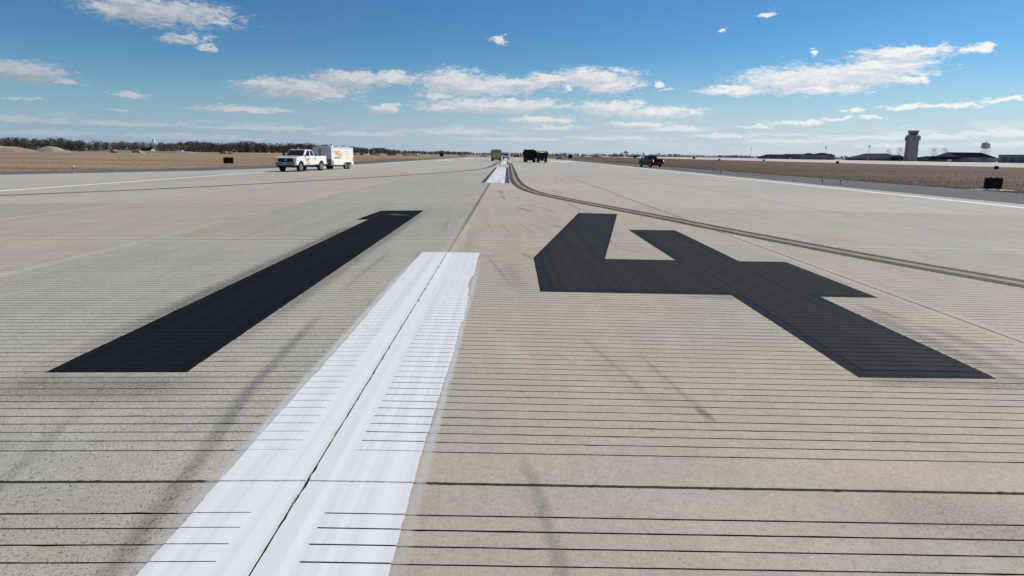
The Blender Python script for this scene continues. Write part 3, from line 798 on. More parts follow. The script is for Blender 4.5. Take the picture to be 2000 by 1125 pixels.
decal('grit_stain', sp_, [(-2.1, 2.7), (-1.6, 2.2)], .9, .9, .4, .0028)
decal('grit_stain', sp_, [(4.9, 4.1), (4.86, 6.0), (4.9, 7.6)], .4, .35, .5, .0025)
decal('grit_stain', sp_, [(3.5, 4.85), (4.2, 4.85), (5.0, 4.8)], .35, .4, .6, .0026)
decal('grit_stain', sp_, [(3.0, 7.85), (3.8, 7.85)], .35, .35, .5, .0025)
decal('grit_stain', sp_, [(2.7, 3.1), (3.6, 2.5)], .8, .9, .3, .0025)
decal('paint_overspray', M['overspray'], [(-.45, 1.5), (-.45, 6), (-.45, 11.1)], .13, .12, .8, .0032)
decal('paint_overspray', M['overspray'], [(.55, 1.5), (.56, 6), (.56, 11.1)], .09, .09, .8, .0033)
decal('chalk_mark', M['overspray'], [(-2.25, 18.5), (-1.95, 18.2), (-1.62, 18.0)], .5, .3, .22, .0065)
for x, al in ((0, .8), (5.75, .5), (-5.75, .4), (11.5, .4)):
    decal('grit_stain', M['speckle'], [(x, 11.3), (x, 25), (x, 62)], .16, .22, al, .0021)
for r in range(1, 3):
    y = Y0 + r * ROW
    for s in (-1, 1):
        decal('grit_stain', M['rubber'], [(s * .55, y + .012), (s * 3, y + .012), (s * 10, y + .012)], .07, .07, .5, .0022)

# ------------------------------------------------------------------ vehicles
def lerp3(a, b, t): return tuple(a[i] + (b[i] - a[i]) * t for i in range(3))
def patch(A, B, Cc, D, u0, u1, v0, v1, off, skew=(0, 0)):
    """a pane on the face A B C D (A-B bottom, D-C top), pushed out along its normal, with a little thickness"""
    n = (Vector(B) - Vector(A)).cross(Vector(D) - Vector(A)).normalized()
    def pt(u, v): return Vector(lerp3(lerp3(A, B, u), lerp3(D, Cc, u), v))
    q = [pt(u0, v0), pt(u1, v0), pt(u1 + skew[1], v1), pt(u0 + skew[0], v1)]
    mb = MB()
    f = [p + n * off for p in q]; b = [p - n * .01 for p in q]
    mb.poly(f); mb.poly(b[::-1])
    for i in range(4):
        j = (i + 1) % 4; mb.poly([f[i], b[i], b[j], f[j]])
    return mb
def wheel(parent, x, y, r, w, side, dual=False):
    t = MB(); xo = x + side * w / 2; xi = x - side * w / 2
    t.cyl((xi, y, r), (xo - side * .03, y, r), r, n=24); t.cyl((xo - side * .03, y, r), (xo, y, r), r, r * .86, n=24)
    if dual: t.cyl((xi - side * .32, y, r), (xi - side * .06, y, r), r, n=24)
    wh = t.build('wheel', M['tyre'], parent)
    h = MB(); h.cyl((xo - side * .02, y, r), (xo + side * .012, y, r), r * .60, r * .56, n=20)
    h.cyl((xo + side * .01, y, r), (xo + side * .035, y, r), r * .2, r * .17, n=10)
    rim = h.build('rim', M['rim'], wh)
    d = MB(); d.cyl((xo + side * .008, y, r), (xo + side * .016, y, r), r * .44, r * .40, n=16)
    d.build('rim_dish', M['dump_brown'], wh)
    return wh
def arch(cy, cz, r, z0, n=12):
    """points over a wheel arch, front to rear"""
    a0 = math.asin(max(-1, min(1, (z0 - cz) / r)))
    return [(cy + r * math.cos(a0 + (math.pi - 2 * a0) * i / n), cz + r * math.sin(a0 + (math.pi - 2 * a0) * i / n)) for i in range(n + 1)]

def pickup(loc, rz, paint, label, beacon=False, clearance=False, logo=False, tails_on=False, light_bar=False, toolbox=False, scale=1.0, group=None):
    root = empty('pickup_truck', loc, rz); root.scale = (scale,) * 3
    tag(root, label, 'pickup truck', group)
    P = M[paint]; W = 1.0
    AF, AR, RW = 2.02, -1.98, .415
    sill = .58
    prof = [(-.78, sill)] + [(1.40, sill)] + arch(AF, RW, .53, sill)[::-1] + [(2.62, sill), (2.9, .62), (2.95, .80), (2.93, 1.12), (2.86, 1.22), (2.7, 1.27), (2.2, 1.325), (1.45, 1.37), (1.3, 1.40), (-.78, 1.40)]
    mb = MB(); mb.prism(prof, -W, W)
    body = mb.build('body', P, root, bevel=.035)
    # bed: two side walls, floor, tailgate
    bprof = [(-3.12, .66)] + arch(AR, RW, .51, .60)[::-1] + [(-.82, .60), (-.82, 1.39), (-3.12, 1.39)]
    bprof = [(-3.12, .64), (-2.6, .60)] + arch(AR, RW, .51, .60)[::-1] + [(-.82, .60), (-.82, 1.39), (-3.12, 1.39)]
    for s in (-1, 1):
        mb = MB(); mb.prism(bprof, min(s * .985, s * .90), max(s * .985, s * .90)); mb.build('bed_side', P, root, bevel=.02)
    mb = MB(); mb.box(-.9, .9, -3.1, -.84, .74, .80); mb.box(-.9, .9, -.90, -.83, .80, 1.36); mb.build('bed_floor', M['black'], root)
    mb = MB(); mb.box(-.89, .89, -3.15, -3.09, .70, 1.38); tg = mb.build('tailgate', P, root, bevel=.015)
    mb = MB(); mb.box(-.16, .16, -3.165, -3.145, 1.18, 1.26); mb.build('handle', M['black'], tg)
    # greenhouse
    zb, zt = 1.395, 1.955
    yb0, yb1, yt0, yt1 = -.76, 1.36, -.56, .62
    hb, ht = .955, .775
    mb = MB(); mb.box(-hb, hb, yb0, yb1, zb, zt, top=(-ht, ht, yt0, yt1)); cabin = mb.build('cab', P, root, bevel=.05)
    FL, FR, BL, BR = (-hb, yb1, zb), (hb, yb1, zb), (-hb, yb0, zb), (hb, yb0, zb)
    fl, fr, bl, br = (-ht, yt1, zt), (ht, yt1, zt), (-ht, yt0, zt), (ht, yt0, zt)
    patch(FR, FL, fl, fr, .055, .945, .05, .90, .012).build('windshield', M['glass'], root)
    patch(BL, BR, br, bl, .12, .88, .14, .86, .012).build('rear_window', M['glass'], root)
    for s in (-1, 1):
        if s > 0: A, B, c_, D = BR, FR, fr, br      # bottom rear -> front
        else: A, B, c_, D = FL, BL, bl, fl
        if s > 0:
            patch(A, B, c_, D, .07, .42, .06, .86, .012, (.04, .02)).build('side_window', M['glass'], root)
            patch(A, B, c_, D, .50, .90, .06, .86, .012, (.01, -.06)).build('side_window', M['glass'], root)
        else:
            patch(A, B, c_, D, .10, .50, .06, .86, .012, (.06, -.01)).build('side_window', M['glass'], root)
            patch(A, B, c_, D, .58, .93, .06, .86, .012, (-.02, -.04)).build('side_window', M['glass'], root)
        # mirror on an arm
        mb = MB(); mb.box(s * 1.0, s * 1.10, 1.02, 1.10, 1.46, 1.50); mb.box(min(s * 1.08, s * 1.30), max(s * 1.08, s * 1.30), .98, 1.08, 1.38, 1.72)
        mb.build('mirror', M['black'], root, bevel=.02)
        # doors: shallow seams and handles
        for ya, yb_, zn in ((.34, 1.26, 0), (-.70, .30, 1)):
            mb = MB()
            for y in (ya, yb_): mb.box(min(s * .997, s * 1.003), max(s * .997, s * 1.003), y - .006, y + .006, sill + .05, 1.38)
            mb.box(min(s * .997, s * 1.003), max(s * .997, s * 1.003), ya, yb_, sill + .05, sill + .062)
            d = mb.build('door', M['grey_print'], root)
            mb = MB(); mb.box(min(s * 1.0, s * 1.03), max(s * 1.0, s * 1.03), ya + .06, ya + .24, 1.14, 1.19); mb.build('handle', M['black'] if paint != 'dark_paint_car' else M['chrome'], d)
        # lamps
        mb = MB(); mb.prism([(2.68, .93), (2.955, .93), (2.94, 1.15), (2.86, 1.21), (2.62, 1.22)], min(s * .73, s * 1.008), max(s * .73, s * 1.008)); hl = mb.build('headlight', M['lamp_glass'], root, bevel=.02)
        mb = MB(); mb.box(min(s * .86, s * 1.012), max(s * .86, s * 1.012), 2.74, 2.965, 1.02, 1.10); mb.build('indicator', M['amber'], hl)
        mb = MB(); mb.box(min(s * .90, s * .995), max(s * .90, s * .995), -3.16, -3.06, .96, 1.34); tlm = mb.build('tail_light', M['tail_lit'] if tails_on else M['red_lens'], root, bevel=.01)
        if tails_on:
            mb = MB(); mb.box(min(s * .915, s * .98), max(s * .915, s * .98), -3.172, -3.158, 1.02, 1.11); mb.build('bulb', M['tail_hot'], tlm)
        # fender flares
        for cy in (AF, AR):
            mb = MB(); o_, i_ = arch(cy, RW, .56, .62), arch(cy, RW, .50, .62)
            for (p, q), (p2, q2) in zip(zip(o_, o_[1:]), zip(i_, i_[1:])):
                mb.poly([(s * 1.004, *p), (s * 1.004, *q), (s * 1.004, *q2), (s * 1.004, *p2)])
                mb.poly([(s * 1.004, *p2), (s * 1.004, *q2), (s * .80, *q2), (s * .80, *p2)])
            mb.build('wheel_arch', M['black'], root)
        for cy in (AF, AR): wheel(root, s * .86, cy, RW, .27, s)
        mb = MB(); mb.box(min(s * .98, s * 1.03), max(s * .98, s * 1.03), -.7, 1.35, .47, .53); mb.build('running_board', M['black'], root)
    # front
    mb = MB(); mb.box(-.74, .74, 2.925, 2.965, .84, 1.19); gr = mb.build('grille', M['black'], root, bevel=.02)
    for z in (.93, 1.02, 1.11):
        mb = MB(); mb.box(-.70, .70, 2.96, 2.985, z - .018, z + .018); mb.build('grille_bar', M['dump_dark'], gr)
    mb = MB(); mb.cyl((0, 2.98, 1.02), (0, 3.0, 1.02), .075, n=14); ob = mb.build('badge', M['grey_print'], gr); ob.scale = (1.9, 1, .8); ob.location = (0, 0, 1.02 * .2)
    mb = MB(); mb.prism([(2.80, .56), (3.05, .57), (3.10, .66), (3.08, .82), (2.80, .82)], -1.0, 1.0); fb = mb.build('front_bumper', M['chrome'], root, bevel=.03)
    for x0, x1 in ((-.62, -.18), (.18, .62)):
        mb = MB(); mb.box(x0, x1, 3.07, 3.11, .65, .745); mb.build('intake', M['black'], fb)
    for s in (-1, 1):
        mb = MB(); mb.box(s * .76 - .09, s * .76 + .09, 3.06, 3.108, .64, .76); mb.build('fog_lamp', M['black'], fb)
    mb = MB(); mb.box(-.15, .15, 3.09, 3.115, .65, .77); mb.build('number_plate', M['grey_print'], fb)
    mb = MB(); mb.box(-.9, .9, 2.72, 2.98, .40, .56); mb.build('air_dam', M['black'], root, bevel=.03)
    mb = MB(); mb.box(-.96, .96, -3.36, -3.16, .60, .78); rbp = mb.build('rear_bumper', M['chrome'] if paint != 'dark_paint_car' else M['black'], root, bevel=.03)
    mb = MB(); mb.box(-.17, .17, -3.375, -3.355, .64, .76); mb.build('number_plate', M['grey_print'], rbp)
    mb = MB(); mb.box(-.55, .55, -3.0, 2.6, .44, .60); mb.cyl((-.75, AF, RW), (.75, AF, RW), .07, n=8); mb.cyl((-.75, AR, RW), (.75, AR, RW), .08, n=8); mb.build('chassis', M['black'], root)
    mb = MB()
    for x in (-.1, .3):
        mb.box(x - .18, x + .18, 1.0, 1.35, 1.395, 1.40)
    if clearance:
        for x in (-.56, -.2, 0, .2, .56):
            mb = MB(); mb.box(x - .045, x + .045, .50, .58, zt - .005, zt + .045); mb.build('clearance_light', M['lamp_glass'], root, bevel=.01)
    if beacon:
        mb = MB(); mb.cyl((.42, -.2, zt), (.42, -.2, zt + .04), .09, n=14); bc = mb.build('beacon_base', M['black'], root)
        mb = MB(); mb.cyl((.42, -.2, zt + .04), (.42, -.2, zt + .19), .085, .06, n=14); mb.build('beacon_dome', M['amber'], bc)
    if light_bar:
        mb = MB(); mb.box(-.55, .55, -.1, .15, zt + .03, zt + .14); lbb = mb.build('light_bar', M['red_lens'], root, bevel=.02)
        mb = MB(); mb.box(-.12, .12, -.11, .16, zt + .025, zt + .145); mb.build('bar_centre', M['lamp_glass'], lbb)
    if toolbox:
        mb = MB(); mb.box(-.85, .85, -1.35, -.95, 1.2, 1.52); mb.build('tool_box', M['black'], root, bevel=.02)
        mb = MB(); mb.box(-.4, .5, -2.3, -1.6, 1.1, 1.46); mb.build('load', M['grey_print'], root, bevel=.05)
    if logo:
        # the driver's door (left side of the truck) carries a slanted orange wordmark and a line of small dark figures
        x = -1.006
        logo_o = empty('door_logo'); logo_o.parent = root
        for z0, z1, ya, yb_, mt in ((1.00, 1.15, 1.12, .72, 'orange_print'), (.84, .98, 1.16, .50, 'orange_print'), (1.01, 1.12, .70, .46, 'red_print'), (.76, .80, .92, .48, 'grey_print')):
            mb = MB(); mb.poly([(x, ya, z0), (x, yb_, z0), (x, yb_ - .05, z1), (x, ya - .05, z1)]); mb.build('logo_bar', M[mt], logo_o)
        mb = MB(); mb.poly([(x - .002, 1.02, .99), (x - .002, .80, .99), (x - .002, .86, 1.14), (x - .002, .96, 1.08)]); mb.build('logo_shadow', M['dark_print'], logo_o)
        text_obj('phone_number', '864 903 7277', .115, M['dark_print'], root, (x - .002, 1.0, .655), (R(90), 0, R(-90)))
        mb = MB(); mb.poly([(-.25, 2.3, 1.325), (.45, 2.3, 1.325), (.5, 1.75, 1.362), (-.1, 1.75, 1.362)]); hd = mb.build('hood_logo', M['orange_print'], root); hd.location.z = .012
    return root

def text_obj(name, body, size, mat, parent, loc, rot):
    cu = bpy.data.curves.new(name, 'FONT'); cu.body = body; cu.size = size; cu.extrude = .002; cu.offset = size * .018
    tmp = bpy.data.objects.new(name + '_c', cu); C.objects.link(tmp)
    dg = bpy.context.evaluated_depsgraph_get()
    me = bpy.data.meshes.new_from_object(tmp.evaluated_get(dg))
    bpy.data.objects.remove(tmp)
    me.materials.clear(); me.materials.append(mat)
    o = link(name, me, parent); o.location = loc; o.rotation_euler = rot
    return o

# heading: local +Y is the front
pickup((-18.9, 67.2, gz(18.9)), R(180 - 11), 'white_paint_car', 'white crew cab pickup with orange door logo and amber roof beacon towing a trailer', beacon=True, clearance=True, logo=True, toolbox=True, scale=1.04)
pickup((26.2, 122.0, gz(26.2)), R(13), 'dark_paint_car', 'dark pickup with lit red tail lights on the right asphalt shoulder', tails_on=True, light_bar=True, scale=1.0)
pickup((20.6, 262.0, gz(20.6)), R(176), 'silver_car', 'small pale pickup facing the camera right of the dump trucks', scale=1.05)

# enclosed trailer
def cargo_trailer(loc, rz):
    root = empty('cargo_trailer', loc, rz)
    tag(root, 'white enclosed cargo trailer with orange wordmark, hitched behind the white pickup', 'trailer')
    L0, L1, W, z0, z1 = -2.6, 2.6, 1.06, .48, 2.30     # rear, front, half width, floor, eaves
    # body with wheel cut-outs left to the fenders; roof arched across
    mb = MB(); mb.box(-W, W, L0, L1, z0, z1); body = mb.build('body', M['trailer_white'], root, bevel=.03)
    rp = [(-W - .015, z1 - .03)] + [(W * 1.014 * math.sin(a), z1 + .02 + .10 * math.cos(a * 1.0) ** 2) for a in [math.pi * (i / 12 - .5) for i in range(13)]] + [(W + .015, z1 - .03)]
    mb = MB(); n = len(rp)
    for (xa, za), (xb, zb_) in zip(rp, rp[1:] + rp[:1]): mb.poly([(xa, L0 - .015, za), (xb, L0 - .015, zb_), (xb, L1 + .03, zb_), (xa, L1 + .03, za)])
    mb.poly([(x, L0 - .015, z) for x, z in rp]); mb.poly([(x, L1 + .03, z) for x, z in rp[::-1]])
    roof = mb.build('roof', M['trailer_grey'], root)
    mb = MB(); mb.box(-.2, .2, .3, .7, z1 + .08, z1 + .26, top=(-.16, .16, .34, .66)); mb.build('roof_vent', M['trailer_white'], roof, bevel=.02)
    mb = MB(); mb.box(-W + .03, W - .03, L1 + .002, L1 + .012, 1.15, z1 - .04); fs = mb.build('front_sheet', M['trailer_grey'], root)
    for x in (-.66, -.3, .06, .42, .76):
        mb = MB(); mb.box(x - .008, x + .008, L1 + .012, L1 + .018, 1.15, z1 - .04); mb.build('seam', M['grey_print'], fs)
    mb = MB(); mb.box(.12, .36, L1 + .013, L1 + .022, 1.2, z1 - .12); mb.build('brown_panel', M['brown_panel'], fs)
    mb = MB(); mb.box(-W - .005, W + .005, L1 + .001, L1 + .02, z0 - .05, 1.14); mb.box(-W - .006, -W + .0, L1 - .42, L1, z0 - .05, .98); mb.build('stone_guard', M['stone_guard'], root)
    for s in (-1, 1):
        mb = MB(); mb.box(min(s * (W - .02), s * (W + .012)), max(s * (W - .02), s * (W + .012)), L0, L1, z1 - .10, z1 - .0); mb.build('top_rail', M['trailer_grey'], root)
        mb = MB(); mb.box(min(s * (W - .02), s * (W + .012)), max(s * (W - .02), s * (W + .012)), L1 - .06, L1 + .012, z0, z1); mb.build('corner_post', M['trailer_white'], root)
        for y in (-1.35, -.62): wheel(root, s * (W - .02), y, .34, .21, s)
        fp = [(-1.83, .50), (-1.72, .74), (-1.5, .80), (-.47, .80), (-.25, .74), (-.14, .50), (-.20, .50), (-.30, .70), (-.49, .755), (-1.48, .755), (-1.68, .70), (-1.77, .50)]
        mb = MB(); mb.prism(fp, min(s * (W + .0), s * (W + .16)), max(s * (W + .0), s * (W + .16))); mb.build('fender', M['trailer_grey'], root)
        mb = MB(); mb.prism([(-1.77, .49), (-.20, .49), (-.30, .70), (-.49, .755), (-1.48, .755), (-1.68, .70)], min(s * (W - .01), s * (W + .006)), max(s * (W - .01), s * (W + .006))); mb.build('wheel_well', M['black'], root)
        mb = MB(); mb.box(min(s * W, s * (W + .02)), max(s * W, s * (W + .02)), L0 + .12, L0 + .2, .9, 1.22); mb.build('tail_light', M['red_lens'], root)
        mb = MB(); mb.box(min(s * W, s * (W + .02)), max(s * W, s * (W + .02)), L1 - .28, L1 - .2, 1.75, 2.05); mb.build('marker_light', M['grey_print'], root)
    for y in (-1.35, -.62):
        mb = MB(); mb.cyl((-W, y, .34), (W, y, .34), .05, n=8); mb.build('axle', M['black'], root)
    mb = MB(); mb.cyl((-.6, L1, .5), (0, L1 + 1.15, .5), .045, n=8); mb.cyl((.6, L1, .5), (0, L1 + 1.15, .5), .045, n=8); mb.build('tongue', M['black'], root)
    mb = MB(); mb.cyl((0, L1 + .75, .2), (0, L1 + .75, .85), .04, n=8); mb.cyl((0, L1 + .75, .14), (0, L1 + .75, .2), .09, n=8); mb.build('jack', M['black'], root)
    mb = MB(); mb.box(-W + .05, W - .05, L0 - .02, L0 - .005, z0 + .05, z1 - .1); mb.build('rear_door', M['trailer_white'], root)
    # lettering on the side seen by the camera (left side of the trailer)
    x = -W - .008
    lg = empty('side_lettering'); lg.parent = root
    for z0_, z1_, ya, yb_, mt, sl in ((1.80, 2.0, 1.95, 1.05, 'orange_print', -.06), (1.84, 1.96, 1.0, .60, 'grey_print', -.04), (1.53, 1.74, 1.85, .40, 'orange_print', -.06), (1.46, 1.51, 1.6, .55, 'yellow_print', 0), (1.75, 1.775, 1.8, .85, 'dark_print', 0)):
        n_ = max(1, int((ya - yb_) / .13))
        for i in range(n_):       # letter-sized slanted strokes
            a = ya - (ya - yb_) * i / n_; b = a - (ya - yb_) / n_ * .86
            mb = MB(); mb.poly([(x, a, z0_), (x, b, z0_), (x, b + sl, z1_), (x, a + sl, z1_)]); mb.build('stroke', M[mt], lg)
    sw = [(.62, 1.36), (.30, 1.46), (.12, 1.66), (.05, 1.98), (.12, 1.98), (.20, 1.68), (.36, 1.53), (.64, 1.45)]
    mb = MB(); mb.poly([(x - .002, y, z) for y, z in sw]); mb.build('swoosh', M['grey_print'], lg)
    text_obj('phone_number', '864 903 7277', .27, M['dark_print'], root, (x - .001, 1.95, 1.15), (R(90), 0, R(-90)))
    for k, (z, ya, yb_, mt) in enumerate(((1.88, -.55, -1.35, 'grey_print'), (1.64, -.35, -1.55, 'orange_print'), (1.38, -.55, -1.5, 'orange_print'), (1.12, -.65, -1.4, 'grey_print'))):
        n_ = int((ya - yb_) / .085)
        for i in range(n_):
            if (i * 7 + k) % 6 == 5: continue
            a = ya - (ya - yb_) * i / n_
            mb = MB(); mb.poly([(x, a, z), (x, a - .055, z), (x, a - .055, z + .075), (x, a, z + .075)]); mb.build('stroke', M[mt], lg)
    return root
cargo_trailer((-17.95, 75.9, gz(18.3)), R(180 - 13))

# tan box truck seen from behind
def box_truck(loc, rz):
    root = empty('box_truck', loc, rz)
    tag(root, 'tan box truck seen from behind, left of the runway centre line', 'truck')
    W, z0, z1 = 1.22, .62, 2.62
    L0, L1 = -2.6, 2.6
    mb = MB(); mb.box(-W, W, L0, L1, z0, z1); mb.build('box_body', M['olive_box'], root, bevel=.03)
    rp = [(W * 1.02 * math.sin(a), z1 - .02 + .16 * math.cos(a)) for a in [math.pi * (i / 12 - .5) for i in range(13)]]
    mb = MB()
    for (xa, za), (xb, zb_) in zip(rp, rp[1:]): mb.poly([(xa, L0 - .06, za), (xb, L0 - .06, zb_), (xb, L1, zb_), (xa, L1, za)])
    mb.poly([(x, L0 - .06, z) for x, z in rp]); mb.poly([(x, L1, z) for x, z in rp[::-1]])
    mb.build('roof', M['green_roof'], root)
    for s in (-1, 1):
        mb = MB(); mb.box(min(s * (W - .12), s * (W + .02)), max(s * (W - .12), s * (W + .02)), L0 - .05, L0 + .02, z0, z1 - .02); mb.build('corner_post', M['green_roof'], root)
        mb = MB(); mb.box(s * .52 - .5, s * .52 + .5, L0 - .03, L0 - .005, z0 + .1, z1 - .12); d = mb.build('rear_door', M['olive_box'], root, bevel=.01)
        mb = MB(); mb.cyl((s * .10, L0 - .05, z0 + .1), (s * .10, L0 - .05, z1 - .15), .02, n=6); mb.build('lock_rod', M['metal_grey'], d)
        for y, dual in ((-1.55, True), (3.2, False)): wheel(root, s * (W - .16), y, .43, .26, s, dual)
        mb = MB(); mb.box(s * 1.0 - .09, s * 1.0 + .09, L0 - .08, L0 - .03, .66, .76); mb.build('tail_light', M['red_lens'], root)
        mb = MB(); mb.box(min(s * 1.12, s * 1.5), max(s * 1.12, s * 1.5), 3.3, 3.4, 1.5, 1.95); mb.build('mirror', M['black'], root)
    for zc, h, mt in ((2.2, .34, 'red_print'), (1.42, .2, 'yellow_print'), (1.05, .22, 'yellow_print')):
        for i in range(9):
            x = -.88 + i * .2
            mb = MB(); mb.poly([(x, L0 - .036, zc - h / 2), (x + .165, L0 - .036, zc - h / 2), (x + .165, L0 - .036, zc + h / 2), (x, L0 - .036, zc + h / 2)]); mb.build('letter_block', M[mt], root)
    mb = MB(); mb.box(-1.15, 1.15, L0 - .1, L0, .46, .58); mb.build('rear_bumper', M['black'], root)
    mb = MB(); mb.box(-.45, .45, L0, 4.0, .45, .62); mb.cyl((-1.0, -1.55, .43), (1.0, -1.55, .43), .1, n=8); mb.build('chassis', M['black'], root)
    mb = MB(); mb.prism([(2.66, .5), (4.4, .5), (4.5, 1.0), (4.35, 1.25), (3.75, 1.35), (3.45, 2.1), (2.66, 2.15)], -1.02, 1.02); mb.build('cab', M['white_paint_car'], root, bevel=.05)
    mb = MB(); mb.prism([(3.79, 1.38), (3.80, 1.39), (3.51, 2.05), (3.49, 2.05)], -.9, .9); mb.build('windshield', M['glass'], root)
    return root
box_truck((-1.75, 171, gz(1.75)), R(0))

def dump_truck(loc, rz, body_mat, label, load=False, width=1.22, h=2.55):
    root = empty('dump_truck', loc, rz); tag(root, label, 'dump truck', 'dump trucks parked side by side')
    W = width; L0, L1 = -2.9, 1.9; zb = 1.02
    B = M[body_mat]
    mb = MB(); mb.box(-W, W, L0, L1, zb, zb + .1); mb.build('bed_floor', B, root)
    for s in (-1, 1):
        mb = MB(); mb.box(min(s * W, s * (W - .08)), max(s * W, s * (W - .08)), L0, L1, zb, h); sw = mb.build('bed_side', B, root, bevel=.015)
        for y in (-2.5, -1.6, -.7, .2, 1.1):
            mb = MB(); mb.box(min(s * W, s * (W + .07)), max(s * W, s * (W + .07)), y - .06, y + .06, zb, h - .05); mb.build('rib', B, sw)
        mb = MB(); mb.box(min(s * (W - .1), s * (W + .09)), max(s * (W - .1), s * (W + .09)), L0 - .05, L0 + .1, zb - .15, h + .06); mb.build('corner_post', B, root)
        for y, dual in ((-2.0, True), (-.75, True), (3.3, False)): wheel(root, s * (W - .17), y, .5, .28, s, dual)
        mb = MB(); mb.box(s * .92 - .28, s * .92 + .28, L0 + .05, L0 + .07, .3, .95); mb.build('mud_flap', M['black'], root)
        mb = MB(); mb.box(s * .95 - .1, s * .95 + .1, L0 - .06, L0 - .01, .84, .94); mb.build('tail_light', M['red_lens'], root)
        mb = MB(); mb.box(min(s * 1.1, s * 1.45), max(s * 1.1, s * 1.45), 3.2, 3.3, 1.7, 2.3); mb.build('mirror', M['black'], root)
    mb = MB(); mb.box(-W + .1, W - .1, L0 - .03, L0 + .03, zb + .05, h - .08); tg = mb.build('tailgate', B, root)
    for z in (zb + .1, (zb + h) / 2, h - .15):
        mb = MB(); mb.box(-W + .1, W - .1, L0 - .09, L0 - .03, z - .05, z + .05); mb.build('rib', B, tg)
    for x in (-.4, .4):
        mb = MB(); mb.box(x - .04, x + .04, L0 - .085, L0 - .03, zb + .15, h - .2); mb.build('rib', B, tg)
    mb = MB(); mb.box(-W, W, L1 - .06, L1 + .02, zb, h + .2); mb.box(-W, W, L1, L1 + 1.0, h + .14, h + .2); mb.build('cab_guard', M['yellow_bright'] if load else B, root)
    mb = MB(); mb.box(-.45, .45, L0 + .3, 4.2, .62, .9); mb.cyl((-1.0, -2.0, .5), (1.0, -2.0, .5), .12, n=8); mb.cyl((-1.0, -.75, .5), (1.0, -.75, .5), .12, n=8); mb.build('chassis', M['black'], root)
    mb = MB(); mb.prism([(2.1, .7), (4.3, .7), (4.4, 1.5), (4.2, 1.7), (3.3, 1.75), (3.1, 2.5), (2.1, 2.55)], -1.05, 1.05); cb = mb.build('cab', M['dump_dark'] if not load else M['yellow_paint'], root, bevel=.05)
    mb = MB(); mb.cyl((W - .1, 2.02, 1.0), (W - .1, 2.02, h + .42), .07, n=8); mb.build('exhaust_stack', M['black'], root)
    if load:
        mb = MB(); n = 14
        for i in range(n):
            for j in range(8):
                def hh(a, b): return h - .30 + .30 * math.sin(math.pi * a / n) * math.sin(math.pi * b / 8) ** .6 + .03 * math.sin(a * 2.1 + b * 3.3)
                x = lambda a: -W + .1 + (2 * W - .2) * a / n
                y = lambda b: L0 + .2 + (L1 - L0 - .4) * b / 8
                mb.poly([(x(i), y(j), hh(i, j)), (x(i + 1), y(j), hh(i + 1, j)), (x(i + 1), y(j + 1), hh(i + 1, j + 1)), (x(i), y(j + 1), hh(i, j + 1))])
        mb.build('load', M['yellow_bright'], root)
    return root
dump_truck((6.0, 157.5, gz(6)), R(2), 'dump_dark', 'black dump truck with tall square bed, left of the pair', h=2.62, width=1.24)
dump_truck((8.75, 156.5, gz(8.75)), R(-3), 'dump_brown', 'dark dump truck with bright yellow along the top of its bed, right of the pair', load=True, h=2.28, width=1.16)

def van(loc, rz, label, paint='white_paint_car', s_=1.0):
    root = empty('van', loc, rz); root.scale = (s_,) * 3; tag(root, label, 'van')
    P = M[paint]
    prof = [(-2.4, .42)] + arch(-1.5, .36, .45, .42)[::-1] + arch(1.5, .36, .45, .42)[::-1] + [(2.35, .45), (2.4, .8), (2.2, 1.0), (1.4, 1.12), (-2.42, 1.12)]
    mb = MB(); mb.prism(prof, -.98, .98); mb.build('body', P, root, bevel=.05)
    mb = MB(); mb.box(-.96, .96, -2.4, 1.35, 1.11, 1.95, top=(-.80, .80, -2.25, .55)); mb.build('cab', P, root, bevel=.08)
    A, B, c_, D = (-.96, -2.4, 1.11), (.96, -2.4, 1.11), (.80, -2.25, 1.95), (-.80, -2.25, 1.95)
    patch(A, B, c_, D, .1, .9, .12, .80, .012).build('rear_window', M['glass'], root)
    A, B, c_, D = (.96, 1.35, 1.11), (-.96, 1.35, 1.11), (-.80, .55, 1.95), (.80, .55, 1.95)
    patch(A, B, c_, D, .06, .94, .06, .9, .012).build('windshield', M['glass'], root)
    for s in (-1, 1):
        A, B, c_, D = ((.96, -2.4, 1.11), (.96, 1.35, 1.11), (.80, .55, 1.95), (.80, -2.25, 1.95)) if s > 0 else ((-.96, 1.35, 1.11), (-.96, -2.4, 1.11), (-.80, -2.25, 1.95), (-.80, .55, 1.95))
        for u0, u1 in ((.06, .30), (.34, .60), (.64, .90)):
            patch(A, B, c_, D, u0, u1, .12, .82, .012).build('side_window', M['glass'], root)
        for y in (-1.5, 1.5): wheel(root, s * .85, y, .36, .22, s)
        mb = MB(); mb.box(min(s * .86, s * .985), max(s * .86, s * .985), -2.44, -2.38, .85, 1.2); mb.build('tail_light', M['red_lens'], root)
        mb = MB(); mb.box(min(s * .97, s * 1.18), max(s * .97, s * 1.18), .95, 1.05, 1.1, 1.3); mb.build('mirror', M['black'], root)
    mb = MB(); mb.box(-.95, .95, -2.52, -2.36, .42, .66); rbm = mb.build('rear_bumper', M['black'], root, bevel=.03)
    mb = MB(); mb.box(-.22, .22, -2.435, -2.415, .78, .9); mb.build('number_plate', M['grey_print'], root)
    return root
van((.6, 232, gz(.6)), R(-3), 'small white van driving on the centre stripes beside the tan box truck', s_=1.05)

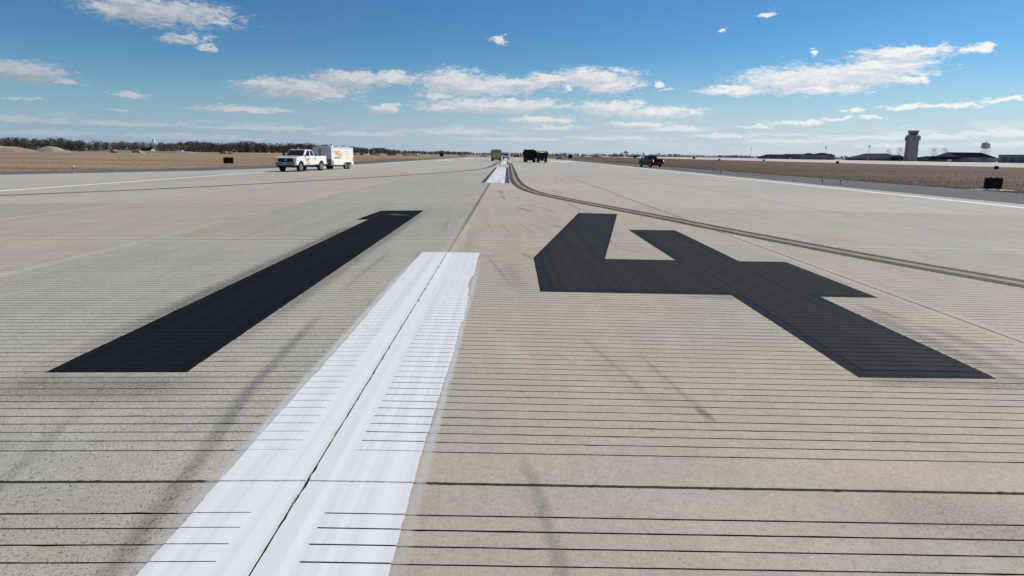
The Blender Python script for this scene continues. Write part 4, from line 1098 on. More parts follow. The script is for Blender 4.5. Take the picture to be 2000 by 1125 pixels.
# ------------------------------------------------------------------ airfield furniture
def board_sign(loc, rz, label, w=1.5, h=1.35, big=False, group='black boards along the runway sides'):
    root = empty('distance_board', loc, rz); tag(root, label, 'airfield sign', group)
    l0 = .09 if big else .22
    mb = MB(); mb.box(-w / 2, w / 2, -.13, .13, l0, l0 + h); b = mb.build('panel', M['sign_black'], root, bevel=.02)
    for s in (-1, 1):
        mb = MB(); mb.cyl((s * w * .34, 0, 0), (s * w * .34, 0, l0 + .02), .04, n=8); mb.cyl((s * w * .34, 0, .0), (s * w * .34, 0, .03), .11, n=8); mb.build('leg', M['metal_grey'], root)
        if big:
            mb = MB(); mb.box(s * w * .19 - .07, s * w * .19 + .07, -.06, .06, l0 + h, l0 + .05 + h); mb.build('hanger', M['black'], root)
    mb = MB(); mb.box(-w * 1.15, w * 1.15, -.8, .8, -.10, .012); mb.build('concrete_pad', M['pad_concrete'], root)
    return root
Z = -.345
board_sign((32.75, 44.9, -.34), R(-8), 'large black board on a concrete pad, nearest sign at the right', 1.02, .70, True)
board_sign((-39.3, 100.5, Z), R(6), 'black square board in the grass left of the white pickup', 1.35, .86)
board_sign((-40.6, 440, Z), R(0), 'small far black board left of the tan box truck', 2.4, 2.0)
board_sign((36.8, 395, Z), R(0), 'small far black board right of the pale pickup', 2.2, 1.9)
for i, (x, y, w) in enumerate(((95.3, 133, .75), (109.8, 228, .95), (128.7, 345, 1.0), (105.0, 340, 1.0))):
    board_sign((x, y, Z), R(-30), ['small dark box sign at the apron edge below the water tower', 'small dark box sign at the apron edge between the two taller light masts', 'small dark box sign right of the leftmost light mast', 'small dark box sign in the grass below the leftmost light mast'][i], w, w * .8, group='box signs by the apron')
for i, (x, y, w) in enumerate(((118.6, 640, 2.4), (124.7, 610, 2.4), (151.6, 560, 2.2))):
    board_sign((x, y, Z), R(-20), ['tiny dark board beyond the grass, left of the dark pickup', 'tiny dark board in the far grass just left of the dark pickup roof', 'tiny dark board in the far grass right of the dark pickup'][i], w, w * .7, group='box signs by the apron')

def edge_light(loc, lens, label, h=.42):
    root = empty('edge_light', loc); tag(root, label, 'runway light', 'elevated edge lights')
    mb = MB(); mb.cyl((0, 0, -.02), (0, 0, .05), .16, .15, n=14); mb.build('base_plate', M['metal_grey'], root)
    mb = MB(); mb.cyl((0, 0, .05), (0, 0, h * .62), .03, n=8); mb.build('stem', M['metal_grey'], root)
    mb = MB(); mb.cyl((0, 0, h * .6), (0, 0, h * .72), .075, .085, n=12); mb.build('lamp_body', M['black'], root)
    mb = MB(); mb.cyl((0, 0, h * .72), (0, 0, h), .08, .045, n=12); mb.build('lens', M[lens], root)
edge_light((-35.6, 58.6, -.335), 'lamp_glass', 'blue grey edge light at the far left shoulder', .62)
edge_light((-27.7, 79.5, gz(27.7)), 'lamp_glass', 'small edge light between the black board and the white pickup')
edge_light((22.9, 71, gz(22.9) + .0), 'amber', 'amber topped edge light on the right shoulder beyond the edge line')
edge_light((23.7, 49.6, gz(23.7)), 'lamp_glass', 'pale edge light on the right shoulder, left one of the nearest two')
edge_light((25.2, 50.0, gz(25.2)), 'lamp_glass', 'pale edge light on the right shoulder, right one of the nearest two')
for i, y in enumerate((128, 190, 250)):
    edge_light((-30.5, y, -.335), 'amber', ['nearest of the three small posts in the grass behind the trailer', 'middle one of the small posts in the grass behind the trailer', 'farthest of the three small posts in the grass behind the trailer'][i], .75)

# ------------------------------------------------------------------ buildings on the right
K = 1.7                                   # far side of the apron
def hz(z): return 1.6 + (z - 1.6) * K
def ppos(x, y): return (x * K, y * K, Z)
XF = 310 * K

# control tower
tw = empty('control_tower', (XF + 4, 535.5 * K, Z)); tw.scale = (.86, .86, 1); tag(tw, 'tall concrete air traffic control tower with glazed cab', 'control tower')
hw, hd = 7.6, 6.5
H0 = 30.5
mb = MB(); mb.box(-hd, hd, -hw, hw, 0, H0, top=(-hd * .93, hd * .93, -hw * .93, hw * .93)); mb.build('shaft', M['tower_concrete'], tw, bevel=.3)
mb = MB(); mb.box(-hd - .25, -hd + .4, -hw * .15, hw * .5, 0, 24.2); mb.build('recess_panel', M['tower_band'], tw)
mb = MB(); mb.box(-hd - .6, hd * .2, hw * .12, hw + .9, 25.0, 29.8); bal = mb.build('balcony_block', M['tower_band'], tw)
mb = MB(); mb.box(-hd - .75, hd * .2, hw * .05, hw + 1.05, 24.5, 25.0); mb.build('ledge', M['tower_concrete'], bal)
for i in range(3):
    y = hw * .2 + i * 2.1
    mb = MB(); mb.box(-hd - .64, -hd - .58, y, y + 1.7, 26.0, 29.2); mb.build('pane', M['glass'], bal)
mb = MB(); mb.box(-1.5, hd + .7, -hw - .8, -hw * .4, 25.2, 30.2); mb.build('side_block', M['tower_concrete'], tw)
mb = MB(); mb.box(-hd - .4, hd + .4, -hw - .3, hw + .3, H0, H0 + 1.0, top=(-hd * .86, hd * .86, -hw * .82, hw * .82)); mb.build('cab_base', M['tower_concrete'], tw)
n8 = 8
def ring(r, z, k=1.0): return [(r * math.cos(2 * math.pi * (i + .5) / n8), r * k * math.sin(2 * math.pi * (i + .5) / n8), z) for i in range(n8)]
mb = MB(); a, b = ring(6.0, H0 + 1.0, 1.1), ring(7.0, H0 + 4.2, 1.1)
for i in range(n8): mb.poly([a[i], a[(i + 1) % n8], b[(i + 1) % n8], b[i]])
mb.poly(a[::-1]); mb.poly(b); cabo = mb.build('cab_frame', M['tower_band'], tw)
for i in range(n8):
    A, B, c_, D = a[i], a[(i + 1) % n8], b[(i + 1) % n8], b[i]
    patch(A, B, c_, D, .06, .48, .08, .88, .04).build('pane', M['glass'], cabo)
    patch(A, B, c_, D, .52, .94, .08, .88, .04).build('pane', M['glass'], cabo)
mb = MB(); a, b = ring(7.5, H0 + 4.2, 1.1), ring(7.5, H0 + 6.2, 1.1)
for i in range(n8): mb.poly([a[i], a[(i + 1) % n8], b[(i + 1) % n8], b[i]])
mb.poly(a[::-1]); mb.poly(b); rf = mb.build('roof_parapet', M['wall_grey'], tw)
for x, y, h_ in ((-3, 2, 1.6), (2, -3, 2.4), (0, 4, 1.3), (4, 1, 1.1)):
    mb = MB(); mb.cyl((x, y, H0 + 6.2), (x, y, H0 + 6.2 + h_), .06, n=6); mb.build('antenna', M['metal_grey'], rf)

def gable(name, label, x0, x1, y0, y1, ze, zr, axis, wall, roof, cat='building', doors=(), over=.5, group=None):
    """house with a pitched roof; ridge along 'x' or 'y'"""
    root = empty(name, ((x0 + x1) / 2, (y0 + y1) / 2, Z)); tag(root, label, cat, group)
    a, b = (x1 - x0) / 2, (y1 - y0) / 2
    mb = MB(); mb.box(-a, a, -b, b, 0, ze)
    if axis == 'x':
        for s in (-1, 1): mb.poly([(s * a, -b, ze), (s * a, b, ze), (s * a, 0, zr)])
    else:
        for s in (-1, 1): mb.poly([(-a, s * b, ze), (a, s * b, ze), (0, s * b, zr)])
    mb.build('wall', M[wall], root)
    mb = MB(); th = .25
    if axis == 'x':
        k = (zr - ze) / b
        prof = [(-b - over, ze - k * over), (0, zr), (b + over, ze - k * over), (b + over, ze - k * over + th), (0, zr + th), (-b - over, ze - k * over + th)]
        mb.prism(prof, -a - over, a + over)
    else:
        k = (zr - ze) / a
        prof = [(-a - over, ze - k * over), (0, zr), (a + over, ze - k * over), (a + over, ze - k * over + th), (0, zr + th), (-a - over, ze - k * over + th)]
        mb.prism(prof, -b - over, b + over); mb.v = [(p[1], p[0], p[2]) for p in mb.v]
    mb.build('roof', M[roof], root)
    for (face, u0, u1, z0, z1, mt) in doors:      # face 'x' = side towards the runway, 'y' = side towards the camera
        mb = MB()
        if face == 'x': mb.box(-a - .06, -a + .02, u0, u1, z0, z1)
        else: mb.box(u0, u1, -b - .06, -b + .02, z0, z1)
        mb.build('door' if z0 == 0 else 'window', M[mt], root)
    return root
def hip(name, label, x0, x1, y0, y1, ze, zr, wall, roof, windows=0, over=.8, cat='building'):
    root = empty(name, ((x0 + x1) / 2, (y0 + y1) / 2, Z)); tag(root, label, cat)
    a, b = (x1 - x0) / 2, (y1 - y0) / 2
    mb = MB(); mb.box(-a, a, -b, b, 0, ze); mb.build('wall', M[wall], root)
    A, B = a + over, b + over
    r = max(0, B - A); rx = max(0, A - B)
    mb = MB(); c4 = [(-A, -B, ze), (A, -B, ze), (A, B, ze), (-A, B, ze)]
    p, q = (-rx, -r, zr), (rx, r, zr)
    if r >= rx:
        mb.poly([c4[0], c4[1], p]); mb.poly([c4[2], c4[3], q]); mb.poly([c4[1], c4[2], q, p]); mb.poly([c4[3], c4[0], p, q])
    else:
        mb.poly([c4[3], c4[0], p]); mb.poly([c4[1], c4[2], q]); mb.poly([c4[0], c4[1], q, p]); mb.poly([c4[2], c4[3], p, q])
    mb.poly(c4[::-1]); mb.build('roof', M[roof], root)
    for i in range(windows):
        y = -b + (i + .5) * 2 * b / windows
        mb = MB(); mb.box(-a - .06, -a + .02, y - 1.1, y + 1.1, 1.0, min(ze - .4, 2.6)); mb.build('window', M['glass'], root)
    return root
# big hangar, gable end towards the runway
gable('hangar', 'grey hangar with dark blue pitched roof below the water tower', XF, XF + 40, 471 * K, 503 * K, hz(3.2), hz(5.9), 'x', 'wall_grey', 'roof_blue',
      doors=(('x', -12, 12, 0, 4.6, 'door_dark'), ('x', -5, -2, 5.6, 6.6, 'door_dark'), ('x', 2, 5, 5.6, 6.6, 'door_dark'), ('y', -15, -11, 0, 3, 'door_dark'), ('y', 4, 8, 0, 3, 'door_dark')))
root = gable('lean_to', 'low dark roofed building in front of the hangar', XF - 9, XF - 1, 468 * K, 500 * K, 2.6, 4.3, 'y', 'wall_brown', 'roof_blue', doors=(('x', -18, -10, 0, 2.3, 'wall_white'), ('x', 2, 5, 0, 2.2, 'door_dark')))
gable('low_building', 'long low dark building between the control tower and the hangar', XF, XF + 20, 505 * K, 521 * K, 4.0, 5.2, 'y', 'wall_brown', 'roof_dark', doors=(('x', -6, -2, 0, 2.4, 'door_dark'), ('x', 3, 7, 0, 2.4, 'glass')))
gable('low_building', 'low dark building left of the control tower', XF + 6, XF + 26, 545 * K, 570 * K, 3.9, 5.0, 'y', 'roof_dark', 'roof_dark', doors=(('x', -12, -9, 1, 2.4, 'glass'), ('x', 2, 5, 1, 2.4, 'glass')))
# garage block at the right edge
gb = empty('garage_block', (XF + 10, 405 * K, Z)); tag(gb, 'flat roofed grey building with a row of tall doors at the right edge', 'building')
hh = hz(4.4)
mb = MB(); mb.box(-10, 14, -31 * K, 31 * K, 0, hh); mb.build('wall', M['wall_grey'], gb)
mb = MB(); mb.box(-10.6, 14.6, -31 * K - .6, 31 * K + .6, hh, hh + .5); mb.build('roof', M['roof_dark'], gb)
for i in range(8):
    y = 31 * K - 5 - i * 12.6
    mb = MB(); mb.box(-10.08, -9.98, y - 8.6, y, 0, hh - 1.4); dd = mb.build('door', M['door_dark'], gb)
    for z in (1.1, 2.2, 3.3):
        mb = MB(); mb.box(-10.11, -10.07, y - 8.5, y - .1, z, z + .08); mb.build('panel_rail', M['wall_grey'], dd)
# hipped and gabled station buildings
hip('station_building', 'wide grey hip roofed building behind the tallest light mast', XF, XF + 40, 575 * K, 634 * K, 2.4, hz(5.6), 'wall_brown', 'roof_grey', 7)
gable('station_wing', 'grey gabled wing joined to the right of the wide hip roofed building', XF - 2, XF + 30, 562 * K, 592 * K, 2.5, hz(4.4), 'y', 'wall_brown', 'roof_grey', doors=(('x', -14, -10, 0, 2.2, 'door_dark'), ('x', 6, 10, 0, 2.2, 'glass')))
hip('pavilion', 'two storey grey pavilion with dark hip roof, right of the smaller one', XF, XF + 26, 687 * K, 712 * K, hz(4.3), hz(6.2), 'wall_tan', 'roof_dark', 4, 1.6)
hip('pavilion', 'small grey pavilion with dark hip roof, left of the larger one', XF + 4, XF + 18, 720 * K, 735 * K, hz(4.6), hz(6.0), 'wall_tan', 'roof_dark', 2, 1.2)
gable('terminal_hall', 'long low dark roofed hall stretching left of the pavilions', XF, XF + 50, 745 * K, 800 * K, 3.0, hz(5.2), 'x', 'wall_brown', 'roof_dark', doors=(('x', -30, -20, 0, 2.4, 'wall_white'), ('x', 0, 12, .8, 2.4, 'glass'), ('x', 20, 30, .8, 2.4, 'glass')))
gable('terminal_hall', 'dark sloping roofed hall at the left end of the far buildings', XF + 6, XF + 46, 802 * K, 868 * K, 2.6, hz(4.9), 'x', 'wall_brown', 'roof_dark', doors=(('x', -12, 2, .8, 2.2, 'wall_white'), ('x', 15, 25, .8, 2.2, 'glass')))
# light masts
for i, (x, y, zt_, lb) in enumerate(((310, 872, 12.8, 'leftmost floodlight mast at the end of the far buildings'), (310, 667, 12.2, 'slender floodlight mast right of the grey pavilions'), (296, 560, 11.9, 'tallest floodlight mast in front of the hip roofed building'))):
    mr = empty('light_mast', (x * K - 6, y * K, Z)); tag(mr, lb, 'light mast', 'apron floodlight masts')
    h_ = hz(zt_)
    mb = MB(); mb.cyl((0, 0, 0), (0, 0, h_), .36, .2, n=8); mb.build('pole', M['metal_grey'], mr)
    mb = MB(); mb.box(-.15, .15, -2.3, 2.3, h_ - .9, h_ - .6); mb.box(-.15, .15, -2.3, 2.3, h_ - 2.4, h_ - 2.1); fr_ = mb.build('frame', M['metal_grey'], mr)
    for y_ in (-1.8, -.6, .6, 1.8):
        for z_ in (h_ - .2, h_ - 1.7):
            mb = MB(); mb.box(-.5, .2, y_ - .48, y_ + .48, z_ - .45, z_ + .4); mb.build('floodlight', M['metal_grey'], mr)
# water tower
def water_tower(loc, r, zb, zt_, label, legs=6, band=True):
    w = empty('water_tower', loc); tag(w, label, 'water tower')
    mb = MB(); prof = [(.02, zb - r * .30), (r * .55, zb - r * .22), (r * .9, zb), (r, zb + r * .25), (r, zt_ - r * .45), (r * .82, zt_ - r * .18), (r * .4, zt_), (.02, zt_ + r * .05)]
    n = 24
    for (ra, za), (rb_, zb_) in zip(prof, prof[1:]):
        for i in range(n):
            a, b = 2 * math.pi * i / n, 2 * math.pi * (i + 1) / n
            mb.poly([(ra * math.cos(a), ra * math.sin(a), za), (ra * math.cos(b), ra * math.sin(b), za), (rb_ * math.cos(b), rb_ * math.sin(b), zb_), (rb_ * math.cos(a), rb_ * math.sin(a), zb_)])
    tk = mb.build('tank', M['tank_paint'], w, smooth=True)
    mb = MB(); mb.cyl((0, 0, zb + r * .0), (0, 0, zb + r * .14), r * 1.12, r * 1.12, n=24); mb.build('walkway', M['tank_red'] if not band else M['tank_paint'], tk)
    mb = MB(); mb.cyl((0, 0, zt_), (0, 0, zt_ + r * .25), r * .12, n=8); mb.build('vent', M['tank_paint'], tk)
    for i in range(legs):
        a = 2 * math.pi * (i + .3) / legs
        mb = MB(); mb.cyl((r * .98 * math.cos(a), r * .98 * math.sin(a), zb), (r * 1.25 * math.cos(a), r * 1.25 * math.sin(a), 0), .17, n=6); mb.build('leg', M['tank_paint'], w)
    for z in (zb * .45, zb * .75):
        rr = r * (1.25 - .27 * z / zb)
        for i in range(legs):
            a, b = 2 * math.pi * (i + .3) / legs, 2 * math.pi * (i + 1.3) / legs
            mb = MB(); mb.cyl((rr * math.cos(a), rr * math.sin(a), z), (rr * math.cos(b), rr * math.sin(b), z), .09, n=5); mb.build('brace', M['tank_paint'], w)
    mb = MB(); mb.cyl((0, 0, 0), (0, 0, zb), .4, n=8); mb.build('riser', M['tank_paint'], w)
water_tower((XF * 1.13, 449 * K * 1.13, Z), 4.8, 1.6 + (9.3 - 1.6) * K * 1.13 , 1.6 + (12.6 - 1.6) * K * 1.13, 'round water tower on thin legs behind the hangar roof')
water_tower((223 * 1.3, 1300 * 1.3, Z), 6.0, 8.6, 13.4, 'tiny distant water tower on the horizon right of the runway', 5, False)
# distant pale buildings on the horizon
for i, (x, y, w, d, h_, mt, lb) in enumerate(((135.5, 1100, 16, 12, 4.6, 'wall_white', 'white building on the horizon right of the runway, brightest of the far ones'), (118, 1100, 5, 8, 3.2, 'wall_white', 'small white shed left of the bright white building on the horizon'), (172, 1150, 22, 14, 3.0, 'wall_grey', 'long grey shed right of the bright white building on the horizon'), (83, 1000, 2.6, 2.6, 5.0, 'wall_white', 'small white post like hut on the horizon right of the pale pickup'), (196, 1120, 18, 14, 2.6, 'wall_tan', 'low tan shed on the horizon below the tiny water tower'))):
    gable('far_building', lb, x, x + w, y, y + d, h_ * .7, h_ * 1.15, 'y', mt, 'wall_white' if i in (0, 1, 3) else 'roof_grey', doors=(('y', -w * .25, w * .1, 0, h_ * .45, 'door_dark'),), over=.2, group='far buildings on the horizon')

# ------------------------------------------------------------------ left side: spoil heaps, beacon, works
def mound(name, label, x, y, rx, ry, h, mat, cap=None, seed=0, peaks=((0, 0, 1),)):
    rnd = random.Random(seed); mb = MB(); n, m_ = 46, 22
    ph = [rnd.uniform(0, 6.28) for _ in range(12)]
    def hgt(u, v):
        b = 0
        for (pu, pv, ph_) in peaks:
            b = max(b, ph_ * max(0, 1 - abs((u - pu) * 1.25) ** 2.0) * max(0, 1 - ((v - pv) * 1.1) ** 2))
        e_ = max(0, 1 - max(abs(u), abs(v)) ** 6)
        nz = sum(math.sin(u * (3 + 2.3 * k) + ph[k]) * math.cos(v * (2.5 + 2 * k) + ph[k + 6]) / (2 + k) for k in range(6)) * .10
        return max(0, b + nz * b ** .5) * e_ * h - .05
    g_ = [[(rx * (2 * i / n - 1), ry * (2 * j / m_ - 1), hgt(2 * i / n - 1, 2 * j / m_ - 1)) for i in range(n + 1)] for j in range(m_ + 1)]
    for j in range(m_):
        for i in range(n):
            q = [g_[j][i], g_[j][i + 1], g_[j + 1][i + 1], g_[j + 1][i]]
            c = 1 if cap and sum(p[2] for p in q) / 4 > h * cap + rnd.uniform(-.25, .25) else 0
            mb.poly(q, c)
    me = mb.mesh(name, [M[mat], M['sand_orange']])
    bm = bmesh.new(); bm.from_mesh(me); bmesh.ops.remove_doubles(bm, verts=bm.verts, dist=.001); bm.to_mesh(me); bm.free()
    o = link(name, me); o.location = (x, y, Z)
    return tag(o, label, 'dirt mound')
mound('dirt_mound', 'long spoil heap with orange sand on top at the far left', -352, 470, 34, 20, 4.4, 'dirt_pile', .62, 3, ((-.45, 0, 1), (.1, 0, .93), (.5, 0, .8), (-.8, 0, .9)))
mound('dirt_mound', 'pale rounded heap of crushed stone right of the orange topped heap', -315, 486, 13, 10, 4.1, 'stone_pile', None, 5, ((-.1, 0, 1), (.5, 0, .35)))
mound('dirt_mound', 'low pale gravel heap left of the beacon hut', -238, 520, 11, 6, 1.5, 'stone_pile', None, 6)
mound('dirt_mound', 'low whitish sand heap between the stone heap and the gravel heap', -275, 520, 8, 6, 1.8, 'stone_pile', None, 8)
mound('dirt_mound', 'flat brown berm under the left treeline behind the heaps', -290, 560, 45, 8, 1.9, 'dirt_pile', None, 9, ((-.6, 0, 1), (0, 0, .8), (.6, 0, .9)))

bt = empty('beacon_tower', (-283 * 1.1 + 1, 560 * 1.1, Z)); tag(bt, 'white topped beacon mast rising beside the dark roofed hut', 'beacon tower')
mb = MB()
for sx in (-1, 1):
    for sy in (-1, 1): mb.cyl((sx * 1.0, sy * 1.0, 0), (sx * .7, sy * .7, 7.4), .12, n=5)
for z in (1.2, 2.6, 4.0, 5.4, 6.8):
    mb.box(-.95, .95, -.95, -.85, z, z + .12); mb.box(-.95, .95, .85, .95, z, z + .12); mb.box(-.95, -.85, -.9, .9, z, z + .12); mb.box(.85, .95, -.9, .9, z, z + .12)
mb.build('lattice', M['pad_concrete'], bt)
mb = MB(); mb.box(-1.5, 1.5, -1.5, 1.5, 7.4, 7.7); mb.build('platform', M['metal_grey'], bt)
mb = MB(); mb.cyl((0, 0, 8.2), (0, 0, 11.8), 1.05, n=16); mb.cyl((0, 0, 11.8), (0, 0, 12.1), 1.05, .5, n=16); mb.cyl((0, 0, 7.7), (0, 0, 8.2), .5, n=8); mb.build('beacon_drum', M['wall_white'], bt, smooth=False)
gable('equipment_hut', 'small hut with dark roof and white wall at the foot of the beacon mast', -321, -311.5, 612, 620, 1.9, 4.2, 'x', 'wall_white', 'roof_dark', doors=(('y', -1, .2, 0, 1.7, 'door_dark'), ('y', 2, 3.4, .8, 1.5, 'glass')))
ws = empty('windsock', (-262.4, 560, Z)); tag(ws, 'bright orange red windsock on a pale post', 'windsock')
mb = MB(); mb.cyl((0, 0, 0), (0, 0, 5.4), .11, .07, n=8); mb.build('post', M['wall_white'], ws)
mb = MB(); mb.cyl((0, 0, 5.1), (1.5, -.2, 5.0), .55, .48, n=14, cap=False); mb.cyl((1.5, -.2, 5.0), (3.2, -.4, 4.7), .48, .25, n=14, cap=False); mb.cyl((-.55, 0, 5.1), (0, 0, 5.1), .5, .56, n=14, cap=False); mb.build('sock', M['orange_cloth'], ws)

def excavator(loc, rz, mat, label, s_=1.0):
    r_ = empty('excavator', loc, rz); r_.scale = (s_,) * 3; tag(r_, label, 'excavator', 'construction machines on the left')
    for s in (-1, 1):
        mb = MB(); mb.prism([(-1.9, .25), (-1.6, 0), (1.6, 0), (1.9, .25), (1.9, .6), (1.6, .85), (-1.6, .85), (-1.9, .6)], s * 1.05 - .28, s * 1.05 + .28); mb.build('track', M['black'], r_)
    mb = MB(); mb.box(-1.3, 1.3, -2.0, 1.2, .95, 2.0); mb.build('upper_body', M[mat], r_, bevel=.1)
    mb = MB(); mb.box(-1.3, -.35, .1, 1.5, 1.2, 2.9); cb = mb.build('cab', M['glass'], r_, bevel=.08)
    mb = MB(); mb.prism([(.9, 1.5), (2.4, 3.6), (4.3, 4.5), (4.4, 4.2), (2.7, 3.2), (1.3, 1.4)], -.05, .35); mb.build('boom', M[mat], r_)
    mb = MB(); mb.prism([(4.1, 4.6), (4.5, 4.5), (5.2, 2.2), (5.0, 2.1)], -.02, .32); mb.build('arm', M[mat], r_)
    mb = MB(); mb.prism([(4.9, 2.2), (5.4, 2.1), (5.6, 1.5), (5.0, 1.1), (4.6, 1.5)], -.35, .65); mb.build('bucket', M['black'], r_)
def loader(loc, rz, mat, label, s_=1.0):
    r_ = empty('wheel_loader', loc, rz); r_.scale = (s_,) * 3; tag(r_, label, 'loader', 'construction machines on the left')
    mb = MB(); mb.prism([(-2.8, .8), (2.0, .8), (2.0, 1.6), (.2, 1.8), (-2.6, 2.0), (-2.8, 1.6)], -.9, .9); mb.build('body', M[mat], r_, bevel=.06)
    mb = MB(); mb.box(-.75, .75, -.6, .9, 1.8, 3.2); mb.build('cab', M['glass'], r_, bevel=.08)
    mb = MB(); mb.box(-.85, .85, -.7, 1.0, 3.2, 3.35); mb.build('cab_roof', M[mat], r_)
    mb = MB(); mb.prism([(3.2, .2), (4.3, .2), (4.2, .5), (3.6, .6), (3.4, 1.3), (3.1, 1.2)], -1.4, 1.4); mb.build('bucket', M['metal_grey'], r_)
    for s in (-1, 1):
        mb = MB(); mb.prism([(1.2, 1.5), (3.3, .6), (3.4, .85), (1.3, 1.8)], s * .6 - .1, s * .6 + .1); mb.build('lift_arm', M[mat], r_)
        for y in (-1.6, 1.5): wheel(r_, s * 1.05, y, .75, .55, s)
def site_truck(loc, rz, mat, label, box='wall_white', s_=1.0):
    r_ = empty('site_truck', loc, rz); r_.scale = (s_,) * 3; tag(r_, label, 'truck', 'works vehicles parked far off on the left')
    mb = MB(); mb.prism([(2.0, .5), (3.9, .5), (4.0, 1.3), (3.5, 1.5), (3.1, 2.4), (2.0, 2.4)], -1.05, 1.05); cb = mb.build('cab', M[mat], r_, bevel=.06)
    mb = MB(); mb.prism([(3.52, 1.52), (3.56, 1.52), (3.18, 2.3), (3.14, 2.3)], -.9, .9); mb.build('windshield', M['glass'], r_)
    mb = MB(); mb.box(-1.15, 1.15, -3.0, 1.9, .95, 2.5); mb.build('box_body', M[box], r_, bevel=.04)
    mb = MB(); mb.box(-.5, .5, -2.9, 3.6, .5, .95); mb.build('chassis', M['black'], r_)
    for s in (-1, 1):
        for y in (-1.8, 2.9): wheel(r_, s * .95, y, .46, .28, s)
excavator((-281, 500, Z), R(70), 'orange_paint', 'orange excavator working beside the spoil heaps', 1.0)
excavator((-206, 520, Z), R(-60), 'yellow_paint', 'yellow excavator right of the windsock', .8)
loader((-214, 528, Z), R(80), 'orange_paint', 'orange loader beside the yellow excavator right of the windsock', .9)
site_truck((-267, 505, Z), R(90), 'orange_paint', 'orange topped truck between the heaps and the beacon hut', 'sand_orange', .8)
site_truck((-276, 590, Z), R(85), 'white_paint_car', 'white truck just right of the beacon hut', 'wall_white', .9)
site_truck((-262, 585, Z), R(95), 'red_paint', 'red truck between the beacon hut and the windsock', 'red_paint', .75)
for i, (x, y, mt, bx, rz) in enumerate(((-116, 560, 'white_paint_car', 'wall_grey', 60), (-109, 572, 'red_paint', 'metal_grey', 100), (-75.0, 575, 'white_paint_car', 'wall_white', 80), (-79, 560, 'silver_car', 'wall_white', 110), (-128, 590, 'silver_car', 'wall_white', 90))):
    site_truck((x, y, Z), R(rz), mt, ['white cabbed grey truck behind the trailer, left of the red one', 'red cabbed truck in the cluster of works vehicles behind the trailer', 'white truck at the right end of the works vehicles behind the trailer', 'silver cabbed white truck near the right end of the works vehicles', 'pale box truck nearest to the white trailer rear'][i], bx, .72)
excavator((-103, 560, Z), R(100), 'wall_white', 'white excavator in the middle of the distant works vehicles', .8)
excavator((-95, 565, Z), R(-80), 'wall_brown', 'brown excavator in the middle of the distant works vehicles', .85)
excavator((-83, 570, Z), R(60), 'yellow_paint', 'yellow excavator near the right end of the works vehicles', .9)
loader((-90, 555, Z), R(90), 'wall_brown', 'brown loader among the distant works vehicles', .8)
for i, (x, y, mt, bx) in enumerate(((-29, 480, 'white_paint_car', 'wall_white'), (-40, 620, 'white_paint_car', 'wall_grey'), (-14, 440, 'white_paint_car', 'wall_white'), (8, 520, 'red_paint', 'red_paint'))):
    site_truck((x, y, Z), R((90, 85, 95, 80)[i]), mt, ['white truck across the far runway end, second left of the tan box truck', 'pale truck at the far runway end, farthest left of the tan box truck', 'white truck at the far runway end just left of the tan box truck', 'dull red truck at the far runway end between the van and dump trucks'][i], bx, .6)
for i, x in enumerate((-318, -250, -172, -140, -112, -93)):
    y = 900 + i * 30
    mr = empty('lamp_post', (x * 1.35, y, Z)); tag(mr, ['thin pole against the trees, leftmost of the row', 'thin pole against the trees, second of the row', 'thin pole against the trees, third of the row', 'thin pole against the trees, fourth of the row', 'thin pole against the trees, fifth of the row', 'thin pole against the trees, rightmost of the row'][i], 'pole', 'thin poles before the left treeline')
    mb = MB(); mb.cyl((0, 0, 0), (0, 0, 13.5), .16, .1, n=6); mb.build('pole', M['metal_grey'], mr)
    mb = MB(); mb.box(-.9, .9, -.3, .3, 13.3, 13.6); mb.build('lamp_head', M['metal_grey'], mr)

# ------------------------------------------------------------------ trees
def bare_tree_faces(mb, x, y, z, h, w, rnd, n, tw=.09, low=.12):
    """trunk, a few limbs and a crown of small twig clusters; twigs get material 1"""
    mb.cyl((x, y, z), (x + rnd.uniform(-.2, .2), y, z + h * .6), h * .018 + .05, h * .01, n=4, cap=False, mi=0)
    for k in range(5):
        a = rnd.uniform(0, 6.283); r_ = w * rnd.uniform(.4, .8); s = tw * .5
        z0, z1 = z + h * rnd.uniform(.25, .5), z + h * rnd.uniform(.7, .92)
        mb.poly([(x, y, z0), (x + s, y + s, z0), (x + r_ * math.cos(a), y + r_ * math.sin(a), z1)], 0)
    for k in range(n):
        t_ = low + (1 - low) * rnd.random() ** .8
        env = math.sqrt(max(.04, 1 - ((t_ - .55) / .5) ** 2))
        a = rnd.uniform(0, 6.283); R_ = w * env * math.sqrt(rnd.random())
        cx, cy, cz = x + R_ * math.cos(a), y + R_ * math.sin(a), z + h * t_
        s = tw * rnd.uniform(.6, 1.5); b = rnd.uniform(0, 6.283)
        u = (math.cos(b) * s, math.sin(b) * s); lift = s * rnd.uniform(.5, 1.8)
        mb.poly([(cx - u[0], cy - u[1], cz), (cx + u[0], cy + u[1], cz + s * rnd.uniform(-.3, .3)), (cx + u[1] * .6 + math.cos(a) * s, cy - u[0] * .6 + math.sin(a) * s, cz + lift)], 1)
